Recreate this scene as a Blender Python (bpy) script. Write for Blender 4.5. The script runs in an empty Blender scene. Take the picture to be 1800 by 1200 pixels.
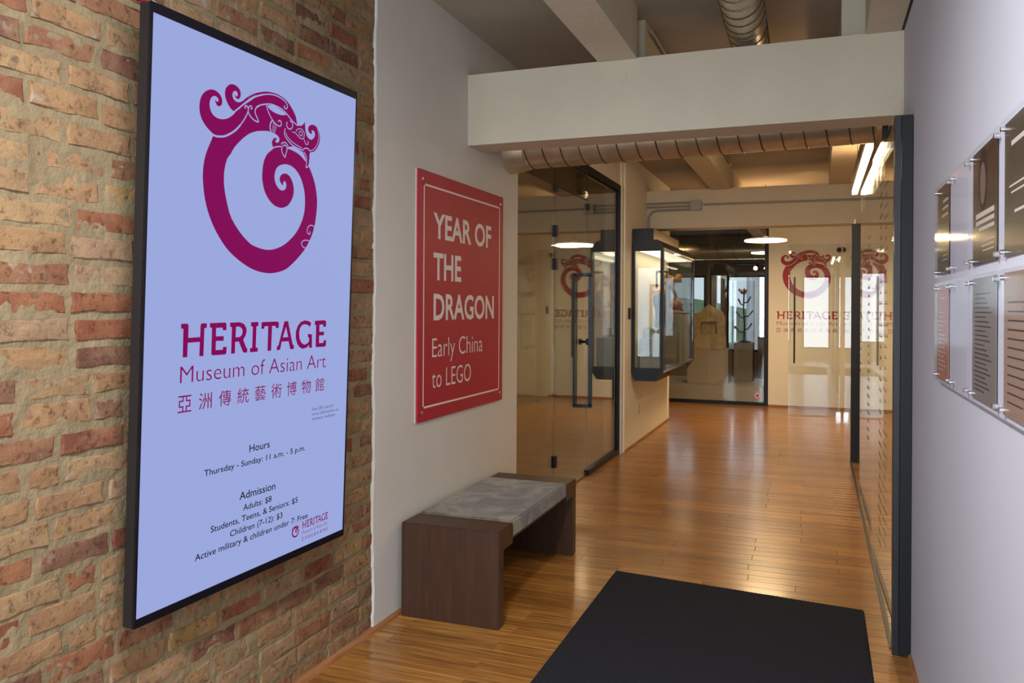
import bpy, bmesh, math, random
from mathutils import Vector, Matrix, noise
from mathutils.geometry import tessellate_polygon
S = bpy.context.scene
COL = S.collection
rnd = random.Random(7)
# ------------------------------------------------------------ camera
cd = bpy.data.cameras.new('camera'); cam = bpy.data.objects.new('camera', cd); COL.objects.link(cam)
cd.sensor_width = 36; cd.lens = 28.4; cd.shift_y = -60/1800; cd.clip_start = .02
yaw, roll = math.radians(20.7), math.radians(.32)
fw = Vector((-math.sin(yaw), math.cos(yaw), 0)); r0 = Vector((math.cos(yaw), math.sin(yaw), 0)); u0 = Vector((0, 0, 1))
rt = r0*math.cos(roll) + u0*math.sin(roll); up = u0*math.cos(roll) - r0*math.sin(roll)
M = Matrix((rt, up, -fw)).transposed().to_4x4(); M.translation = (0, 0, 1.5)
cam.matrix_world = M; S.camera = cam
cd.dof.use_dof = False
# ------------------------------------------------------------ world, exposure, large lights
S.view_settings.view_transform = 'Standard'; S.view_settings.look = 'None'; S.view_settings.gamma = 1
S.view_settings.use_curve_mapping = False; S.view_settings.exposure = 0.0
w = bpy.data.worlds.new('sky'); S.world = w; w.use_nodes = True
w.node_tree.nodes['Background'].inputs[0].default_value = (.78, .88, 1, 1)
w.node_tree.nodes['Background'].inputs[1].default_value = 1.0
def area(name, loc, rot, sx, sy, e, col, spread=180):
    l = bpy.data.lights.new(name, 'AREA'); l.shape = 'RECTANGLE'; l.size = sx; l.size_y = sy; l.energy = e; l.color = col
    l.spread = math.radians(spread)
    o = bpy.data.objects.new(name, l); COL.objects.link(o); o.location = loc; o.rotation_euler = [math.radians(a) for a in rot]
    return o
DAY = (.74, .85, 1.0); WARM = (1, .70, .37)
area('daylight_entry', (-.03, -1.88, 1.4), (90, 0, 0), .70, 2.1, 50, DAY)
area('fill_light_back', (-1.3, -1.88, 1.55), (90, 0, 0), 1.0, 2.0, 112, DAY)  # added fill at the added wide back window, brightens the entrance
area('fill_light_right', (.47, -.45, 1.7), (0, 90, 0), 1.6, 1.9, 34, DAY)  # added fill at the unseen side window, brightens the left walls
area('entry_fill_light', (-.75, .85, 2.77), (0, 0, 0), .12, 1.9, 78, (.93, .94, 1))  # added unseen fill lamp over the entrance for both side walls
area('daylight_gallery', (-1.6, 18.9, 1.4), (-90, 0, 0), 4.2, 2.0, 60, DAY)
# ------------------------------------------------------------ materials
MATS = {}
def mat(name, col=(.5, .5, .5), rough=.6, metal=0, spec=.5, emit=None, es=0, noise_amt=0, scale=8, bump=0, bscale=60, stretch=(1, 1, 1), coat=0):
    if name in MATS: return MATS[name]
    m = bpy.data.materials.new(name); m.use_nodes = True; MATS[name] = m
    nt = m.node_tree; b = nt.nodes['Principled BSDF']
    b.inputs['Base Color'].default_value = (*col, 1); b.inputs['Roughness'].default_value = rough
    b.inputs['Metallic'].default_value = metal; b.inputs['Specular IOR Level'].default_value = spec
    b.inputs['Coat Weight'].default_value = coat
    if emit: b.inputs['Emission Color'].default_value = (*emit, 1); b.inputs['Emission Strength'].default_value = es
    if noise_amt or bump:
        tc = nt.nodes.new('ShaderNodeTexCoord'); mp = nt.nodes.new('ShaderNodeMapping'); mp.inputs['Scale'].default_value = stretch
        nt.links.new(tc.outputs['Object'], mp.inputs['Vector'])
    if noise_amt:
        n = nt.nodes.new('ShaderNodeTexNoise'); n.inputs['Scale'].default_value = scale; n.inputs['Detail'].default_value = 5
        nt.links.new(mp.outputs[0], n.inputs['Vector'])
        r = nt.nodes.new('ShaderNodeValToRGB'); r.color_ramp.elements[0].position = .3; r.color_ramp.elements[1].position = .7
        r.color_ramp.elements[0].color = (*[max(0, c*(1-noise_amt)) for c in col], 1)
        r.color_ramp.elements[1].color = (*[min(1, c*(1+noise_amt)) for c in col], 1)
        nt.links.new(n.outputs['Fac'], r.inputs[0]); nt.links.new(r.outputs[0], b.inputs['Base Color'])
    if bump:
        n2 = nt.nodes.new('ShaderNodeTexNoise'); n2.inputs['Scale'].default_value = bscale; n2.inputs['Detail'].default_value = 6
        nt.links.new(mp.outputs[0], n2.inputs['Vector'])
        bp = nt.nodes.new('ShaderNodeBump'); bp.inputs['Strength'].default_value = bump; bp.inputs['Distance'].default_value = .01
        nt.links.new(n2.outputs['Fac'], bp.inputs['Height']); nt.links.new(bp.outputs[0], b.inputs['Normal'])
    return m
def node(nt, t, **k):
    n = nt.nodes.new(t)
    for a, v in k.items(): setattr(n, a, v)
    return n
def ramp(nt, fac, stops, interp='LINEAR'):
    r = nt.nodes.new('ShaderNodeValToRGB'); r.color_ramp.interpolation = interp
    el = r.color_ramp.elements
    while len(el) > 1: el.remove(el[-1])
    el[0].position = stops[0][0]; el[0].color = (*stops[0][1], 1)
    for p, c in stops[1:]:
        e = el.new(p); e.color = (*c, 1)
    nt.links.new(fac, r.inputs[0]); return r
def mix(nt, fac, a, b, mode='MIX'):
    m = nt.nodes.new('ShaderNodeMix'); m.data_type = 'RGBA'; m.blend_type = mode
    for sock, v in ((m.inputs[0], fac), (m.inputs[6], a), (m.inputs[7], b)):
        if isinstance(v, (int, float)): sock.default_value = v
        elif isinstance(v, tuple): sock.default_value = (*v, 1)
        else: nt.links.new(v, sock)
    return m.outputs[2]
def sr(r, g, b):
    return tuple(((c/255)/12.92 if c/255 <= .04045 else ((c/255+.055)/1.055)**2.4) for c in (r, g, b))
def brick_mat():
    m = bpy.data.materials.new('brick'); m.use_nodes = True; nt = m.node_tree; b = nt.nodes['Principled BSDF']
    oi = node(nt, 'ShaderNodeObjectInfo'); geo = node(nt, 'ShaderNodeNewGeometry')
    base = ramp(nt, oi.outputs['Random'], [(0, sr(196, 158, 114)), (.16, sr(208, 176, 130)), (.30, sr(182, 116, 84)), (.42, sr(204, 164, 120)),
        (.56, sr(166, 102, 80)), (.66, sr(200, 170, 136)), (.76, sr(176, 126, 96)), (.86, sr(206, 172, 112)), (.93, sr(146, 104, 88)), (1, sr(206, 180, 146))], 'CONSTANT')
    n1 = node(nt, 'ShaderNodeTexNoise'); n1.inputs['Scale'].default_value = 9; n1.inputs['Detail'].default_value = 4
    nt.links.new(geo.outputs['Position'], n1.inputs['Vector'])
    r1 = ramp(nt, n1.outputs['Fac'], [(.35, sr(120, 70, 52)), (.65, sr(205, 165, 118))])
    c = mix(nt, .33, base.outputs[0], r1.outputs[0])
    n2 = node(nt, 'ShaderNodeTexNoise'); n2.inputs['Scale'].default_value = 42; n2.inputs['Detail'].default_value = 8; n2.inputs['Roughness'].default_value = .7
    nt.links.new(geo.outputs['Position'], n2.inputs['Vector'])
    r2 = ramp(nt, n2.outputs['Fac'], [(.34, (.3, .25, .22)), (.47, (.95, .95, .95)), (.6, (1.0, 1.0, 1.0)), (.75, (1.25, 1.22, 1.2))])
    c = mix(nt, .85, c, r2.outputs[0], 'MULTIPLY')
    n3 = node(nt, 'ShaderNodeTexNoise'); n3.inputs['Scale'].default_value = 16; n3.inputs['Detail'].default_value = 7; n3.inputs['Roughness'].default_value = .65
    nt.links.new(geo.outputs['Position'], n3.inputs['Vector'])
    r3 = ramp(nt, n3.outputs['Fac'], [(.6, (0, 0, 0)), (.72, (.75, .75, .75))])
    c = mix(nt, r3.outputs[0], c, sr(208, 196, 176))
    r4 = ramp(nt, n3.outputs['Fac'], [(.28, (1, 1, 1)), (.4, (0, 0, 0))])
    c = mix(nt, r4.outputs[0], c, sr(140, 120, 92))
    c = mix(nt, 1.0, c, (.60, .565, .545), 'MULTIPLY')
    nt.links.new(c, b.inputs['Base Color']); b.inputs['Roughness'].default_value = .9; b.inputs['Specular IOR Level'].default_value = .2
    bp = node(nt, 'ShaderNodeBump'); bp.inputs['Strength'].default_value = .9; bp.inputs['Distance'].default_value = .006
    nt.links.new(n2.outputs['Fac'], bp.inputs['Height']); nt.links.new(bp.outputs[0], b.inputs['Normal'])
    return m
def wood_mat(name, cols, rough, axis=(.7, 14, 14), rand=True, coat=0):
    m = bpy.data.materials.new(name); m.use_nodes = True; nt = m.node_tree; b = nt.nodes['Principled BSDF']
    oi = node(nt, 'ShaderNodeObjectInfo'); geo = node(nt, 'ShaderNodeNewGeometry')
    mp = node(nt, 'ShaderNodeMapping'); mp.inputs['Scale'].default_value = axis; nt.links.new(geo.outputs['Position'], mp.inputs['Vector'])
    ad = node(nt, 'ShaderNodeVectorMath', operation='ADD'); nt.links.new(mp.outputs[0], ad.inputs[0])
    ms = node(nt, 'ShaderNodeMath', operation='MULTIPLY'); ms.inputs[1].default_value = 40; nt.links.new(oi.outputs['Random'], ms.inputs[0]); nt.links.new(ms.outputs[0], ad.inputs[1])
    n = node(nt, 'ShaderNodeTexNoise'); n.inputs['Scale'].default_value = 5; n.inputs['Detail'].default_value = 6; nt.links.new(ad.outputs[0], n.inputs['Vector'])
    r = ramp(nt, n.outputs['Fac'], [(.3, cols[0]), (.5, cols[1]), (.72, cols[2])])
    c = r.outputs[0]
    if rand:
        rr = ramp(nt, oi.outputs['Random'], [(0, (.78, .74, .70)), (.5, (1, 1, 1)), (1, (1.22, 1.24, 1.26))])
        c = mix(nt, 1.0, c, rr.outputs[0], 'MULTIPLY')
    nt.links.new(c, b.inputs['Base Color']); b.inputs['Roughness'].default_value = rough; b.inputs['Coat Weight'].default_value = coat; b.inputs['Coat Roughness'].default_value = .12
    return m, nt, b, geo
BRICK = brick_mat()
PLANK, _nt, _b, _g = wood_mat('bamboo_plank', [sr(124, 79, 36), sr(163, 109, 49), sr(188, 136, 66)], .28, coat=.2)
FLOORM, nt_, b_, g_ = wood_mat('bamboo_floor', [sr(124, 79, 36), sr(163, 109, 49), sr(188, 136, 66)], .28, rand=False, coat=.2)
BENCHW, *_ = wood_mat('stained_bench_wood', [sr(62, 37, 22), sr(66, 40, 24), sr(74, 46, 29)], .42, axis=(9, 9, .7), rand=False)
TRIMW, *_ = wood_mat('baseboard_wood', [sr(130, 80, 44), sr(160, 104, 62), sr(176, 120, 76)], .5, axis=(8, .8, 8), rand=False)
MORTAR = mat('mortar', sr(136, 119, 90), .95, spec=.1, noise_amt=.16, scale=7, bump=.7, bscale=45)
PLASTER = mat('painted_plaster', sr(214, 208, 198), .75, spec=.25, noise_amt=.025, scale=2, bump=.12, bscale=14)
PLASTR = mat('plaster_blue_light_tint', sr(199, 200, 207), .75, spec=.25, noise_amt=.02, scale=2, bump=.12, bscale=14)  # bluish screen light on the right wall is put into this colour
PAINTC = mat('painted_concrete', sr(208, 196, 172), .8, spec=.2, noise_amt=.04, scale=3, bump=.25, bscale=20)
CEIL = mat('ceiling_concrete', sr(170, 160, 142), .9, spec=.1, noise_amt=.06, scale=2, bump=.2, bscale=10)
CREAM = mat('cream_wall', sr(236, 230, 214), .7, spec=.3, noise_amt=.02, scale=2)
STEEL = mat('blackened_steel', sr(28, 31, 36), .4, metal=0, noise_amt=.35, scale=6, stretch=(6, 6, 1))
BLACK = mat('matte_black', sr(20, 20, 24), .5, spec=.35)
GUN = mat('grey_metal', sr(74, 76, 80), .4, metal=.6)
CHROME = mat('chrome', (.75, .75, .76), .15, metal=1)
GALV = mat('galvanised_duct', sr(198, 186, 158), .36, metal=.8, noise_amt=.12, scale=14)
SEAM = mat('duct_seam', sr(96, 88, 78), .45, metal=.7)
CONDUIT = mat('painted_conduit', sr(150, 146, 136), .5, metal=.3)
def glass_mat(name, ior, tint, rough=0.0):
    m = bpy.data.materials.new(name); m.use_nodes = True; nt = m.node_tree
    for n in list(nt.nodes):
        if n.type != 'OUTPUT_MATERIAL': nt.nodes.remove(n)
    out = [n for n in nt.nodes if n.type == 'OUTPUT_MATERIAL'][0]
    t = node(nt, 'ShaderNodeBsdfTransparent'); t.inputs[0].default_value = (*tint, 1)
    g = node(nt, 'ShaderNodeBsdfGlossy'); g.inputs['Roughness'].default_value = rough; g.inputs[0].default_value = (1, 1, 1, 1)
    f = node(nt, 'ShaderNodeFresnel'); f.inputs[0].default_value = ior
    # backfaces of a thin pane must not read as inside of glass: use the outward ior either way
    geo = node(nt, 'ShaderNodeNewGeometry'); mx = node(nt, 'ShaderNodeMix', data_type='FLOAT')
    nt.links.new(geo.outputs['Backfacing'], mx.inputs[0]); mx.inputs[2].default_value = ior; mx.inputs[3].default_value = 1/ior
    nt.links.new(mx.outputs[0], f.inputs[0])
    s = node(nt, 'ShaderNodeMixShader'); nt.links.new(f.outputs[0], s.inputs[0]); nt.links.new(t.outputs[0], s.inputs[1]); nt.links.new(g.outputs[0], s.inputs[2])
    nt.links.new(s.outputs[0], out.inputs[0]); return m
GLASS = glass_mat('clear_glass', 1.5, (.94, .96, .95))
GLASS2 = glass_mat('storefront_glass', 2.7, (.80, .82, .80))
ACRYL = glass_mat('acrylic', 1.2, (.97, .97, .98), .0)
ACRYLM = glass_mat('matte_acrylic', 1.035, (.97, .97, .98), .08)
def emis(name, col, s, base=(.0, .0, .0)):
    return mat(name, base, .5, emit=col, es=s, spec=.12)
# ------------------------------------------------------------ mesh helpers
class MB:
    def __init__(s): s.v = []; s.f = []
    def add(s, vs, fs):
        o = len(s.v); s.v += [tuple(v) for v in vs]; s.f += [tuple(i+o for i in f) for f in fs]; return s
    def box(s, a, b):
        x0, x1 = sorted((a[0], b[0])); y0, y1 = sorted((a[1], b[1])); z0, z1 = sorted((a[2], b[2]))
        return s.add([(x0,y0,z0),(x1,y0,z0),(x1,y1,z0),(x0,y1,z0),(x0,y0,z1),(x1,y0,z1),(x1,y1,z1),(x0,y1,z1)],
            [(3,2,1,0),(4,5,6,7),(0,1,5,4),(1,2,6,5),(2,3,7,6),(3,0,4,7)])
    def prism(s, poly, y0, y1, ax=1):
        """poly in the two other axes, extruded along ax"""
        def P(p, y): q = list(p); q.insert(ax, y); return tuple(q)
        n = len(poly)
        s.add([P(p, y0) for p in poly]+[P(p, y1) for p in poly],
              [tuple(range(n)), tuple(range(2*n-1, n-1, -1))]+[(i, i+n, (i+1) % n+n, (i+1) % n) for i in range(n)])
        return s
    def tube(s, pts, r, seg=10, cap=True):
        pts = [Vector(p) for p in pts]; rs = r if isinstance(r, (list, tuple)) else [r]*len(pts)
        o = len(s.v); ref = None
        for i, p in enumerate(pts):
            t = (pts[min(i+1, len(pts)-1)]-pts[max(i-1, 0)]).normalized()
            if ref is None: ref = t.orthogonal().normalized()
            ref = (ref-t*ref.dot(t)).normalized(); bi = t.cross(ref)
            for k in range(seg):
                a = 2*math.pi*k/seg; s.v.append(tuple(p+(ref*math.cos(a)+bi*math.sin(a))*rs[i]))
        for i in range(len(pts)-1):
            for k in range(seg):
                a = o+i*seg+k; b = o+i*seg+(k+1) % seg; s.f.append((a, b, b+seg, a+seg))
        if cap:
            s.f.append(tuple(range(o+seg-1, o-1, -1))); e = o+(len(pts)-1)*seg; s.f.append(tuple(range(e, e+seg)))
        return s
    def lathe(s, prof, c=(0, 0, 0), seg=24):
        o = len(s.v)
        for r, z in prof:
            for k in range(seg):
                a = 2*math.pi*k/seg; s.v.append((c[0]+r*math.cos(a), c[1]+r*math.sin(a), c[2]+z))
        for i in range(len(prof)-1):
            for k in range(seg):
                a = o+i*seg+k; b = o+i*seg+(k+1) % seg; s.f.append((a, b, b+seg, a+seg))
        s.f.append(tuple(range(o+seg-1, o-1, -1))); e = o+(len(prof)-1)*seg; s.f.append(tuple(range(e, e+seg)))
        return s
    def build(s, name, m, parent=None, bevel=0, smooth=False):
        me = bpy.data.meshes.new(name); me.from_pydata(s.v, [], s.f); me.update()
        bm = bmesh.new(); bm.from_mesh(me); bmesh.ops.recalc_face_normals(bm, faces=bm.faces)
        if bevel:
            bmesh.ops.bevel(bm, geom=bm.edges[:], offset=bevel, segments=2, affect='EDGES', clamp_overlap=True)
        bm.to_mesh(me); bm.free()
        if smooth:
            for p in me.polygons: p.use_smooth = True
            try: me.set_sharp_from_angle(angle=math.radians(40))
            except Exception: pass
        me.materials.append(m)
        return link(name, me, parent)
def link(name, me, parent=None):
    o = bpy.data.objects.new(name, me); COL.objects.link(o)
    if parent is not None:
        o.parent = parent; o.matrix_parent_inverse = world(parent).inverted()
    return o
def world(o):
    m = Matrix.LocRotScale(o.location, o.rotation_euler, o.scale)
    return m if o.parent is None else world(o.parent) @ o.matrix_parent_inverse @ m
def empty(name, loc, label, cat, group=None):
    o = bpy.data.objects.new(name, None); COL.objects.link(o); o.location = loc; o.empty_display_size = .1
    return tag(o, label, cat, group)
def tag(o, label, cat, group=None):
    o['label'] = label; o['category'] = cat
    if group: o['group'] = group
    return o
def struct(o, label=None):
    o['kind'] = 'structure'
    if label: o['label'] = label
    return o
def box(name, a, b, m, parent=None, bevel=0): return MB().box(a, b).build(name, m, parent, bevel)
def copy_tree(o, parent=None, off=Vector((0, 0, 0))):
    c = o.copy(); COL.objects.link(c); c.parent = parent
    if parent is None: c.location = o.location+off
    for ch in o.children: copy_tree(ch, c)
    return c
# planar graphics: P(s,t,h) gives the world point on a panel
class Plane:
    def __init__(s, O, E1, E2):
        s.O = Vector(O); s.E1 = Vector(E1).normalized(); s.E2 = Vector(E2).normalized(); s.N = s.E1.cross(s.E2)
    def P(s, a, b, h=0): return s.O+s.E1*a+s.E2*b+s.N*h
def poly_mesh(pl, polys, h, name, m, parent, xf=None):
    """polys: list of [outer, hole, ...] flat filled print on a panel"""
    vs = []; fs = []
    for rings in polys:
        if xf: rings = [[xf(p) for p in r] for r in rings]
        t = tessellate_polygon([[Vector((p[0], p[1], 0)) for p in r] for r in rings])
        flat = [p for r in rings for p in r]; o = len(vs)
        vs += [tuple(pl.P(p[0], p[1], h)) for p in flat]; fs += [tuple(o+i for i in f) for f in t]
    me = bpy.data.meshes.new(name); me.from_pydata(vs, [], fs); me.update()
    # face the viewer
    bm = bmesh.new(); bm.from_mesh(me)
    for f in bm.faces:
        if f.normal.dot(pl.N) < 0: f.normal_flip()
    bm.to_mesh(me); bm.free()
    me.materials.append(m); return link(name, me, parent)
def crom(pts, n=4, closed=False):
    out = []; N = len(pts)
    rng = range(N if closed else N-1)
    for i in rng:
        def g(k): return pts[k % N] if closed else pts[max(0, min(N-1, k))]
        p0, p1, p2, p3 = g(i-1), g(i), g(i+1), g(i+2)
        # keep sharp corners
        def ang(a, b, c):
            v1 = Vector(b)-Vector(a); v2 = Vector(c)-Vector(b)
            return v1.angle(v2) if v1.length > 1e-9 and v2.length > 1e-9 else 0
        m1 = Vector((0, 0)) if ang(p0, p1, p2) > 1.15 else (Vector(p2)-Vector(p0))*.5
        m2 = Vector((0, 0)) if ang(p1, p2, p3) > 1.15 else (Vector(p3)-Vector(p1))*.5
        L = (Vector(p2)-Vector(p1)).length
        for mm in (m1, m2):
            if mm.length > L*1.1: mm *= L*1.1/mm.length
        for k in range(n):
            t = k/n; t2 = t*t; t3 = t2*t
            q = Vector(p1)*(2*t3-3*t2+1)+m1*(t3-2*t2+t)+Vector(p2)*(-2*t3+3*t2)+m2*(t3-t2)
            out.append((q.x, q.y))
    if not closed: out.append(tuple(pts[-1]))
    return out
def stroke_poly(pts, w):
    L = []; R = []
    for i, p in enumerate(pts):
        a = Vector(pts[max(0, i-1)]); b = Vector(pts[min(len(pts)-1, i+1)]); t = (b-a)
        if t.length < 1e-9: continue
        t.normalize(); n = Vector((-t.y, t.x))*w/2; q = Vector(p)
        L.append(tuple(q+n)); R.append(tuple(q-n))
    return L, R
def strokes_mesh(pl, strokes, h, name, m, parent, xf=None, k=1.0, n=4):
    vs = []; fs = []
    for wd, pts in strokes:
        sp = crom(pts, n) if n > 1 and len(pts) > 2 else [tuple(p) for p in pts]
        if xf: sp = [xf(p) for p in sp]
        L, R = stroke_poly(sp, wd*k); o = len(vs); N = len(L)
        vs += [tuple(pl.P(p[0], p[1], h)) for p in L]+[tuple(pl.P(p[0], p[1], h)) for p in R]
        fs += [(o+i+N, o+i+1+N, o+i+1, o+i) for i in range(N-1)]
    me = bpy.data.meshes.new(name); me.from_pydata(vs, [], fs); me.materials.append(m); return link(name, me, parent)
TXT = {}
def text_geo(txt, thin=0.0, sp=1.0):
    key = (txt, thin, sp)
    if key in TXT: return TXT[key]
    c = bpy.data.curves.new('lettering', 'FONT'); c.body = txt; c.resolution_u = 3; c.fill_mode = 'FRONT'; c.offset = thin; c.space_character = sp
    o = bpy.data.objects.new('lettering', c); COL.objects.link(o)
    bpy.context.view_layer.update()
    dg = bpy.context.evaluated_depsgraph_get(); me = bpy.data.meshes.new_from_object(o.evaluated_get(dg))
    vs = [(v.co.x, v.co.y) for v in me.vertices]; fs = [tuple(p.vertices) for p in me.polygons]
    bpy.data.objects.remove(o); bpy.data.curves.remove(c); bpy.data.meshes.remove(me)
    TXT[key] = (vs, fs); return vs, fs
def glyphs(vs, fs):
    """loose islands grouped into letters by their overlap along the line"""
    par = list(range(len(vs)))
    def find(a):
        while par[a] != a: par[a] = par[par[a]]; a = par[a]
        return a
    for f in fs:
        for k in f[1:]: par[find(k)] = find(f[0])
    isl = {}
    for f in fs: isl.setdefault(find(f[0]), []).append(f)
    items = []
    for F in isl.values():
        X = [vs[k][0] for f in F for k in f]; items.append([min(X), max(X), F])
    items.sort(key=lambda t: t[0]); out = []
    for it in items:
        if out and it[0] < out[-1][1]-.35*min(it[1]-it[0], out[-1][1]-out[-1][0]):
            out[-1][1] = max(out[-1][1], it[1]); out[-1][2] += it[2]
        else: out.append(it)
    return [o[2] for o in out]
def flat_obj(pl, P3, F, name, m, parent, stuff=False):
    used = sorted({k for f in F for k in f}); mp = {k: i for i, k in enumerate(used)}
    me = bpy.data.meshes.new(name); me.from_pydata([P3[k] for k in used], [], [tuple(mp[k] for k in f) for f in F]); me.update()
    bm = bmesh.new(); bm.from_mesh(me)
    for f in bm.faces:
        if f.normal.dot(pl.N) < 0: f.normal_flip()
    bm.to_mesh(me); bm.free(); me.materials.append(m)
    o = link(name, me, parent)
    if stuff: o['kind'] = 'stuff'
    return o
def text(pl, txt, x0, x1, y0, cap, h, name, m, parent, thin=0.0, ref=None, sp=1.0, split=False):
    """fit one line between x0 and x1, baseline y0, capital height cap"""
    vs, fs = text_geo(txt, thin, sp); cv, _ = text_geo(ref or 'H', thin, sp)
    ax = min(v[0] for v in vs); bx = max(v[0] for v in vs); ch = max(v[1] for v in cv); b0 = min(v[1] for v in cv) if ref else 0
    kx = (x1-x0)/(bx-ax); ky = cap/(ch-b0)
    P3 = [tuple(pl.P(x0+(x-ax)*kx, y0+(y-b0)*ky, h)) for x, y in vs]
    if split:
        for F in glyphs(vs, fs): flat_obj(pl, P3, F, name, m, parent)
    else: flat_obj(pl, P3, fs, name, m, parent, stuff=ref is None)
LOGO_OUTER = [[0.2566,1.4648],[0.2533,1.4735],[0.2358,1.4823],[0.2183,1.4952],[0.2036,1.5125],[0.1968,1.5313],[0.1958,1.5494],[0.1987,1.5663],[0.2064,1.5825],[0.2199,1.596],[0.2337,1.6042],[0.2478,1.6086],[0.2622,1.6086],[0.277,1.6039],[0.2877,1.595],[0.2926,1.5846],[0.2916,1.5728],[0.2859,1.5662],[0.2787,1.5631],[0.2699,1.5646],[0.2638,1.5715],[0.2604,1.5822],[0.2665,1.5767],[0.2729,1.5762],[0.2768,1.5813],[0.2724,1.5878],[0.2644,1.591],[0.2543,1.5896],[0.2454,1.5833],[0.239,1.5708],[0.2384,1.5573],[0.243,1.5428],[0.2538,1.5314],[0.2715,1.5252],[0.2921,1.5255],[0.3128,1.5311],[0.3305,1.5407],[0.3468,1.5535],[0.3518,1.5589],[0.3455,1.5623],[0.3293,1.5699],[0.3151,1.5836],[0.3053,1.6004],[0.3038,1.6148],[0.3086,1.6297],[0.3202,1.6412],[0.3351,1.6476],[0.3505,1.6479],[0.3663,1.6422],[0.3746,1.6323],[0.376,1.6218],[0.3723,1.6123],[0.3647,1.6066],[0.3554,1.6071],[0.3495,1.6132],[0.348,1.6193],[0.3525,1.615],[0.3576,1.6135],[0.3618,1.6173],[0.3614,1.6248],[0.356,1.6294],[0.3482,1.629],[0.3407,1.6239],[0.3378,1.6146],[0.34,1.6056],[0.3495,1.5982],[0.3652,1.5963],[0.3806,1.6023],[0.3991,1.6155],[0.421,1.6306],[0.4434,1.6439],[0.3934,1.6123],[0.4199,1.632],[0.4511,1.6477],[0.4832,1.6597],[0.5119,1.6669],[0.5415,1.67],[0.5718,1.6691],[0.603,1.6625],[0.626,1.6508],[0.6473,1.6342],[0.6644,1.6148],[0.6724,1.5933],[0.6807,1.5878],[0.6961,1.589],[0.7076,1.5964],[0.7175,1.6082],[0.721,1.586],[0.7257,1.5692],[0.736,1.5564],[0.7559,1.5499],[0.7736,1.5593],[0.7804,1.5727],[0.7754,1.5837],[0.7638,1.5867],[0.7581,1.5832],[0.7628,1.5781],[0.7596,1.5724],[0.7513,1.5719],[0.7412,1.5782],[0.7378,1.5879],[0.7436,1.5981],[0.7603,1.6066],[0.7802,1.6066],[0.7997,1.5962],[0.811,1.5742],[0.8092,1.5496],[0.7953,1.5258],[0.7762,1.5093],[0.7535,1.5007],[0.7511,1.4788],[0.7483,1.4575],[0.7415,1.448],[0.7513,1.4475],[0.7744,1.4177],[0.7914,1.3867],[0.8025,1.3508],[0.8067,1.3175],[0.8033,1.2759],[0.7949,1.2338],[0.7768,1.1911],[0.7456,1.148],[0.7116,1.1164],[0.6809,1.0928],[0.6351,1.064],[0.5835,1.0499],[0.5331,1.0454],[0.4718,1.0525],[0.4124,1.0719],[0.3437,1.1084],[0.2934,1.1542],[0.2548,1.2068],[0.2301,1.2633],[0.2184,1.3279],[0.2206,1.3723],[0.2312,1.4109]]
LOGO_HOLES = [[[0.4818,1.5266],[0.5056,1.5315],[0.5286,1.5336],[0.5479,1.532],[0.5654,1.5284],[0.5758,1.5206],[0.5759,1.5094],[0.5657,1.5024],[0.557,1.5038],[0.5559,1.5092],[0.5639,1.5135],[0.5616,1.517],[0.5508,1.5166],[0.5405,1.5068],[0.5381,1.4952],[0.5438,1.4828],[0.542,1.475],[0.5174,1.4566],[0.5018,1.4332],[0.4946,1.4072],[0.4926,1.3738],[0.4978,1.3484],[0.5093,1.3228],[0.5311,1.2999],[0.5582,1.2842],[0.5854,1.2787],[0.6071,1.2805],[0.6343,1.2915],[0.6531,1.3116],[0.6634,1.3326],[0.6652,1.3544],[0.6585,1.375],[0.6434,1.3942],[0.6234,1.4026],[0.6042,1.4006],[0.5898,1.3914],[0.585,1.3784],[0.5893,1.3685],[0.6006,1.3603],[0.606,1.3611],[0.6056,1.3709],[0.6109,1.3759],[0.6194,1.3711],[0.6226,1.361],[0.6177,1.3479],[0.6043,1.3411],[0.5878,1.342],[0.5683,1.355],[0.5583,1.3744],[0.5584,1.3953],[0.5707,1.4181],[0.5945,1.4307],[0.6218,1.4363],[0.6529,1.4332],[0.6792,1.4213],[0.7035,1.3997],[0.7228,1.366],[0.7317,1.3305],[0.7315,1.2865],[0.7198,1.2486],[0.6954,1.2098],[0.6624,1.1781],[0.6189,1.1497],[0.576,1.1333],[0.5391,1.1266],[0.5027,1.1275],[0.467,1.1335],[0.4418,1.1417],[0.3967,1.1707],[0.35,1.2167],[0.3261,1.2677],[0.312,1.3192],[0.3112,1.3646],[0.3225,1.4045],[0.3385,1.4242],[0.353,1.4461],[0.3769,1.4701],[0.4014,1.4912],[0.4297,1.509],[0.4588,1.5209]],[[0.6266,1.4982],[0.6513,1.5056],[0.6699,1.5033],[0.6983,1.4976],[0.7103,1.4954],[0.7203,1.4854],[0.7291,1.4736],[0.7305,1.4649],[0.7261,1.4657],[0.6991,1.4802],[0.6706,1.4883],[0.6428,1.4919],[0.6201,1.4927]],[[0.5079,1.619],[0.535,1.6259],[0.5609,1.6243],[0.5873,1.6191],[0.6122,1.6105],[0.5881,1.6037],[0.5576,1.6026],[0.5316,1.6065],[0.5145,1.6123]]]
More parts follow.
